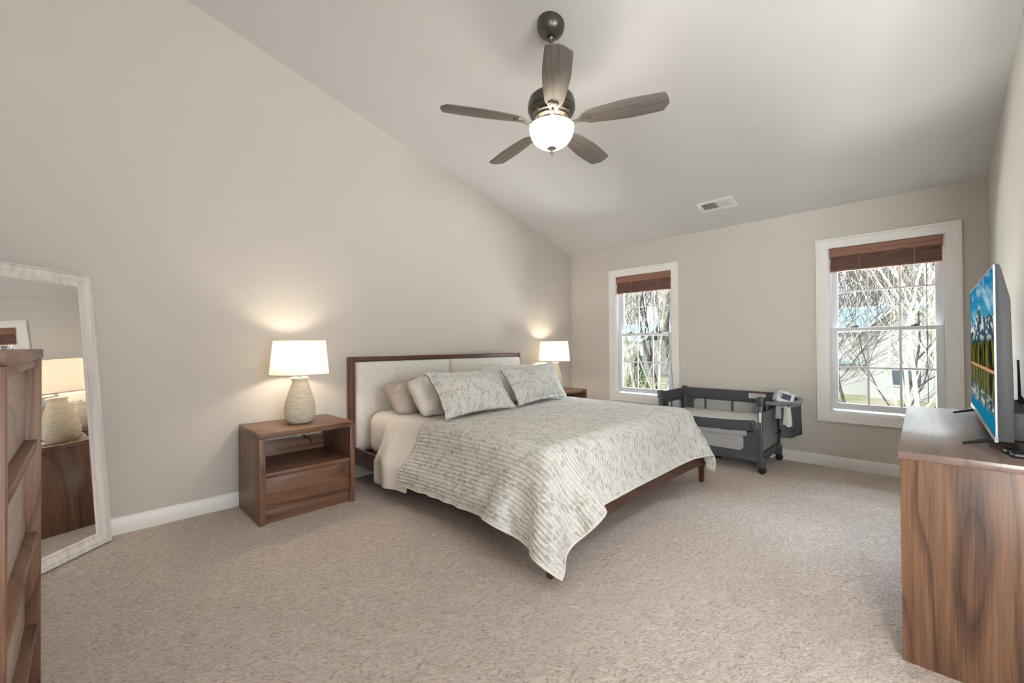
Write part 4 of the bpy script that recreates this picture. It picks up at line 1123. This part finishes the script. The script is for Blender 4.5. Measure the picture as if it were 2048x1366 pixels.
mb = MB(); V = mb.grid(P); bmesh.ops.remove_doubles(mb.bm, verts=mb.bm.verts, dist=.0005); mb.bm.faces.new([q for q in [v for v in mb.bm.verts if abs(v.co.z + .17) < .012]][:3]) if False else None
bgb = mb.build('plastic_bag', M['bag']); bgb.location = (4.335, .862, .615); bgb.rotation_euler = (0, 0, radians(40))
tag(bgb, 'translucent white plastic bag hanging off the organiser hoop', 'bag')

# ------------------------------------------------------------------ outdoors
GZ = -3.1
n = NT('winter_lawn'); v = n.coord(); f_ = n.noise(v, .35, 5, .6); g_ = n.noise(v, 9, 4, .7)
col = n.ramp(f_, (.35, srgb(150, 162, 96)), (.5, srgb(186, 172, 138)), (.7, srgb(206, 190, 160)))
M['lawn'] = n.done(n.mix(n.math('MULTIPLY', g_, .5), col, srgb(120, 112, 82)), .95, 0, n.bump(g_, .6, .1))
struct(MB().box(XO + .3, 120, -60, 100, GZ - .3, GZ).build('ground', M['lawn'], smooth=False))
def bark(name, c1, c2):
    n = NT(name); v = n.coord('Object', (1, 1, .35)); f_ = n.noise(v, 9, 4, .65)
    return n.done(n.ramp(f_, (.38, c1), (.6, c2)), .9, 0, n.bump(f_, .5, .03), .1)
M['bark_pale'] = bark('pale_bark', srgb(150, 142, 128), srgb(214, 208, 192))
M['bark_dark'] = bark('dark_bark', srgb(58, 52, 48), srgb(120, 112, 104))
M['bark_blue'] = bark('grey_bark', srgb(96, 104, 116), srgb(172, 176, 180))
M['twig'] = bark('twig_bark', srgb(92, 82, 72), srgb(158, 148, 134))
def grow(mb, rnd, p, d, L, r, depth, spread=.6, up=.08, seg=5, minr=.004):
    pts = [p.copy()]; rads = [r]; n = 5; q = p.copy(); dd = d.copy()
    for i in range(n):
        dd = (dd + Vector((rnd.gauss(0, .09), rnd.gauss(0, .09), rnd.gauss(0, .05) + up * .5))).normalized()
        q = q + dd * L / n; pts.append(q.copy()); rads.append(max(minr, r * (1 - .42 * (i + 1) / n)))
        if depth > 0 and i >= 1 and rnd.random() < .75:
            a = Vector((rnd.gauss(0, 1), rnd.gauss(0, 1), rnd.gauss(0, .5))).normalized()
            nd = (dd + a * spread).normalized()
            grow(mb, rnd, q.copy(), nd, L * rnd.uniform(.45, .7), rads[-1] * rnd.uniform(.4, .6), depth - 1, spread, up, seg, minr)
    mb.tube(pts, rads, seg, cap=False)
    if depth > 0:
        for _ in range(2):
            a = Vector((rnd.gauss(0, 1), rnd.gauss(0, 1), rnd.gauss(0, .5))).normalized()
            grow(mb, rnd, q.copy(), (dd + a * spread * .8).normalized(), L * rnd.uniform(.6, .8), rads[-1] * rnd.uniform(.65, .85), depth - 1, spread, up, seg, minr)
def tree(x, y, h, r, mat, label, seed, stems=1, depth=4, lean=.08, spread=.6):
    rnd = random.Random(seed)
    root = thing('bare_tree', label, 'tree', (x, y, GZ), 0, 'bare trees outside the windows')
    tr = MB()
    for s in range(stems):
        d = Vector((rnd.gauss(0, lean), rnd.gauss(0, lean * 1.6), 1)).normalized()
        grow(tr, rnd, Vector((rnd.uniform(-.1, .1) * stems, rnd.uniform(-.15, .15) * stems, -.05)), d, h, r * rnd.uniform(.7, 1), depth, spread)
    tr.build('trunk', M[mat], root, recalc=False, auto=radians(180))
    return root
tree(11.6, .15, 4.8, .06, 'bark_pale', 'pale many-stemmed bare tree filling the right side of the television window', 11, 4, 4, .06, .5)
tree(12.8, 1.35, 4.2, .06, 'bark_dark', 'thin dark bare tree with arching twigs mid-way in the television window', 23, 3, 4, .16, .7)
tree(14.5, 2.6, 4.0, .06, 'twig', 'small bare fine-twigged tree in the left panes of the television window', 31, 3, 4, .14, .7)
tree(11.5, 5.35, 6.2, .13, 'bark_blue', 'thick grey trunk standing left in the window beside the bed', 41, 1, 4, .03, .6)
tree(12.4, 6.3, 6.0, .08, 'bark_pale', 'pale leaning trunk in the middle of the window beside the bed', 47, 2, 4, .05, .6)
tree(14.0, 7.6, 4.4, .05, 'bark_pale', 'slim pale bare saplings seen right in the window beside the bed', 53, 4, 4, .18, .7)
tree(18.0, 8.2, 5.6, .14, 'bark_dark', 'dark bare tree set back among the trunks beyond the bedside window', 59, 2, 4, .06, .6)
# evergreen bush
rnd = random.Random(9)
n = NT('evergreen_needles'); M['needles'] = n.done(n.ramp(n.noise(n.coord(), 12, 3), (.35, srgb(58, 84, 48)), (.65, srgb(120, 146, 92))), .9)
ev = MB(); base = Vector((0, 0, 0))
for i in range(1500):
    h_ = rnd.random() ** .8; rad = (1 - h_) * 1.35 * rnd.uniform(.55, 1); a = rnd.uniform(0, 2 * pi)
    c = Vector((rad * cos(a), rad * sin(a), .2 + h_ * 3.8)); s_ = rnd.uniform(.06, .14)
    d = Vector((cos(a), sin(a), rnd.uniform(-.3, .5))) * s_ * 2; t_ = Vector((-sin(a), cos(a), rnd.uniform(-.3, .3))) * s_ * .5
    vs_ = [ev.bm.verts.new(c + q) for q in (-d * .3 - t_, d * .5, -d * .3 + t_, -d * .2 + Vector((0, 0, s_ * .5)))]
    ev.bm.faces.new(vs_[:3]); ev.bm.faces.new((vs_[0], vs_[1], vs_[3])); ev.bm.faces.new((vs_[1], vs_[2], vs_[3]))
er = thing('evergreen_tree', 'green conifer on the lawn seen through the bedside window', 'tree', (24.0, 12.6, GZ))
ev.build('foliage', M['needles'], er, smooth=False)
MB().tube([(0, 0, -.1), (0, 0, 2.0), (0, 0, 3.8)], [.12, .07, .02], 8).build('trunk', M['bark_dark'], er)
# woods behind, one uncountable mass of thin trees
rnd = random.Random(77); wd = MB()
for i in range(70):
    x = rnd.uniform(60, 74); y = -12 + i * .95 + rnd.uniform(-.5, .5)
    grow(wd, rnd, Vector((x, y, GZ)), Vector((rnd.gauss(0, .04), rnd.gauss(0, .06), 1)).normalized(), rnd.uniform(5, 8), rnd.uniform(.08, .2), 3, .5, .1, 4, .02)
wo_ = wd.build('woodland_trees', M['twig'], recalc=False, auto=radians(180)); tag(wo_, 'distant bare winter woods behind the neighbouring houses', 'woods', None, 'stuff')
n = NT('brush_hill'); v = n.coord(); M['brush'] = n.done(n.ramp(n.noise(v, 1.2, 6, .75), (.35, srgb(128, 118, 102)), (.6, srgb(196, 186, 168))), .95, 0, n.bump(n.noise(v, 2, 5, .7), .8, .5))
hp2 = MB(); P = np.zeros((60, 8, 3)); rr2 = np.random.RandomState(3)
hh = 3.2 + rr2.rand(60) * 1.0
for i in range(60):
    for j in range(8): t_ = j / 7; P[i, j] = (82 + 14 * t_, -40 + i * 2.4, GZ + hh[i] * sin(t_ * pi / 2) * 1.6)
hp2.grid(P); struct(hp2.build('hill', M['brush'], recalc=False))
# houses
n = NT('pale_siding'); v = n.coord(); sp = n.n('SeparateXYZ'); n.l(v, sp.inputs[0]); M['siding'] = n.done(srgb(196, 196, 192), .7, 0, n.bump(n.math('FRACT', n.math('MULTIPLY', sp.outputs['Z'], 6)), .4, .02))
n = NT('slate_roof_shingle'); v = n.coord(); M['shingle'] = n.done(n.ramp(n.noise(v, 6, 4), (.35, srgb(142, 164, 170)), (.65, srgb(178, 198, 202))), .9)
n = NT('red_brick'); v = n.coord('Object', (1, 1, 1)); br = n.n('TexBrick'); n.l(n.coord('Object', rot=(radians(90), 0, radians(90))), br.inputs[0]); br.inputs['Color1'].default_value = srgb(176, 108, 84); br.inputs['Color2'].default_value = srgb(156, 92, 72); br.inputs['Mortar'].default_value = srgb(200, 186, 170); br.inputs['Scale'].default_value = 3
M['brick'] = n.done(br.outputs[0], .9)
M['house_glass'] = plain('dark_window_glass', srgb(84, 98, 108), .15)
def house(x, y, label, w_, wall_h, rise, wing=True):
    r = thing('neighbour_house', label, 'house', (x, y, GZ), 0, None); D = 7
    MB().box(0, D, -w_ / 2, w_ / 2, 0, wall_h).build('wall', M['siding'], r, smooth=False)
    MB().prism([(-.4, wall_h - .1), (D / 2, wall_h + rise), (D + .4, wall_h - .1), (D + .2, wall_h - .25), (D / 2, wall_h + rise - .2), (-.25, wall_h - .25)], 'y', -w_ / 2 - .4, w_ / 2 + .4).build('roof', M['shingle'], r, smooth=False)
    def win(yy, z0, ww, hh_):
        f = MB().box(-.10, .02, yy - ww / 2 - .1, yy + ww / 2 + .1, z0 - .1, z0 + hh_ + .1).build('window', M['trim'], r, smooth=False)
        MB().box(-.13, -.10, yy - ww / 2, yy + ww / 2, z0, z0 + hh_).build('pane', M['house_glass'], f, smooth=False)
        m = MB()
        for i in range(1, 5): m.box(-.15, -.12, yy - ww / 2 + ww * i / 5 - .025, yy - ww / 2 + ww * i / 5 + .025, z0, z0 + hh_)
        for i in range(1, 4): m.box(-.15, -.12, yy - ww / 2, yy + ww / 2, z0 + hh_ * i / 4 - .025, z0 + hh_ * i / 4 + .025)
        m.build('muntin', M['trim'], f, smooth=False)
    win(w_ * .26, wall_h - 2.0, 1.7, 1.3); win(w_ * .26, .9, 1.4, 1.4)
    MB().box(-.06, .01, w_ * .26 + 1.0, w_ * .26 + 2.0, .2, 2.2).build('brick_panel', M['brick'], r, smooth=False)
    MB().box(-.6, .0, -w_ / 2, w_ / 2, 2.55, 2.75).build('porch_roof', M['shingle'], r, smooth=False)
    if wing:
        gw = 4.4; gy = -w_ * .20
        MB().prism([(gy - gw / 2, 0), (gy + gw / 2, 0), (gy + gw / 2, wall_h), (gy, wall_h + rise * .85), (gy - gw / 2, wall_h)], 'x', -1.6, 3).build('gable_wing', M['siding'], r, smooth=False)
        rf = MB()
        for s in (-1, 1):
            rf.prism([(gy, wall_h + rise * .85 + .05), (gy + s * (gw / 2 + .4), wall_h - .2), (gy + s * (gw / 2 + .4), wall_h - .0), (gy, wall_h + rise * .85 + .28)], 'x', -2.0, 3)
        rf.build('wing_roof', M['trim'], r, smooth=False)
        f = MB().box(-1.72, -1.6, gy - .9, gy + .9, 1.0, 2.3).build('window', M['trim'], r, smooth=False)
        MB().box(-1.75, -1.72, gy - .8, gy + .8, 1.1, 2.2).build('pane', M['house_glass'], f, smooth=False)
house(44, 3.2, 'pale neighbouring house with front gable beyond the lawn behind the television window', 12, 5.2, 2.2)
house(50, 31.0, 'neighbouring house with grey roof glimpsed through the bedside window', 11, 4.8, 2.2, False)
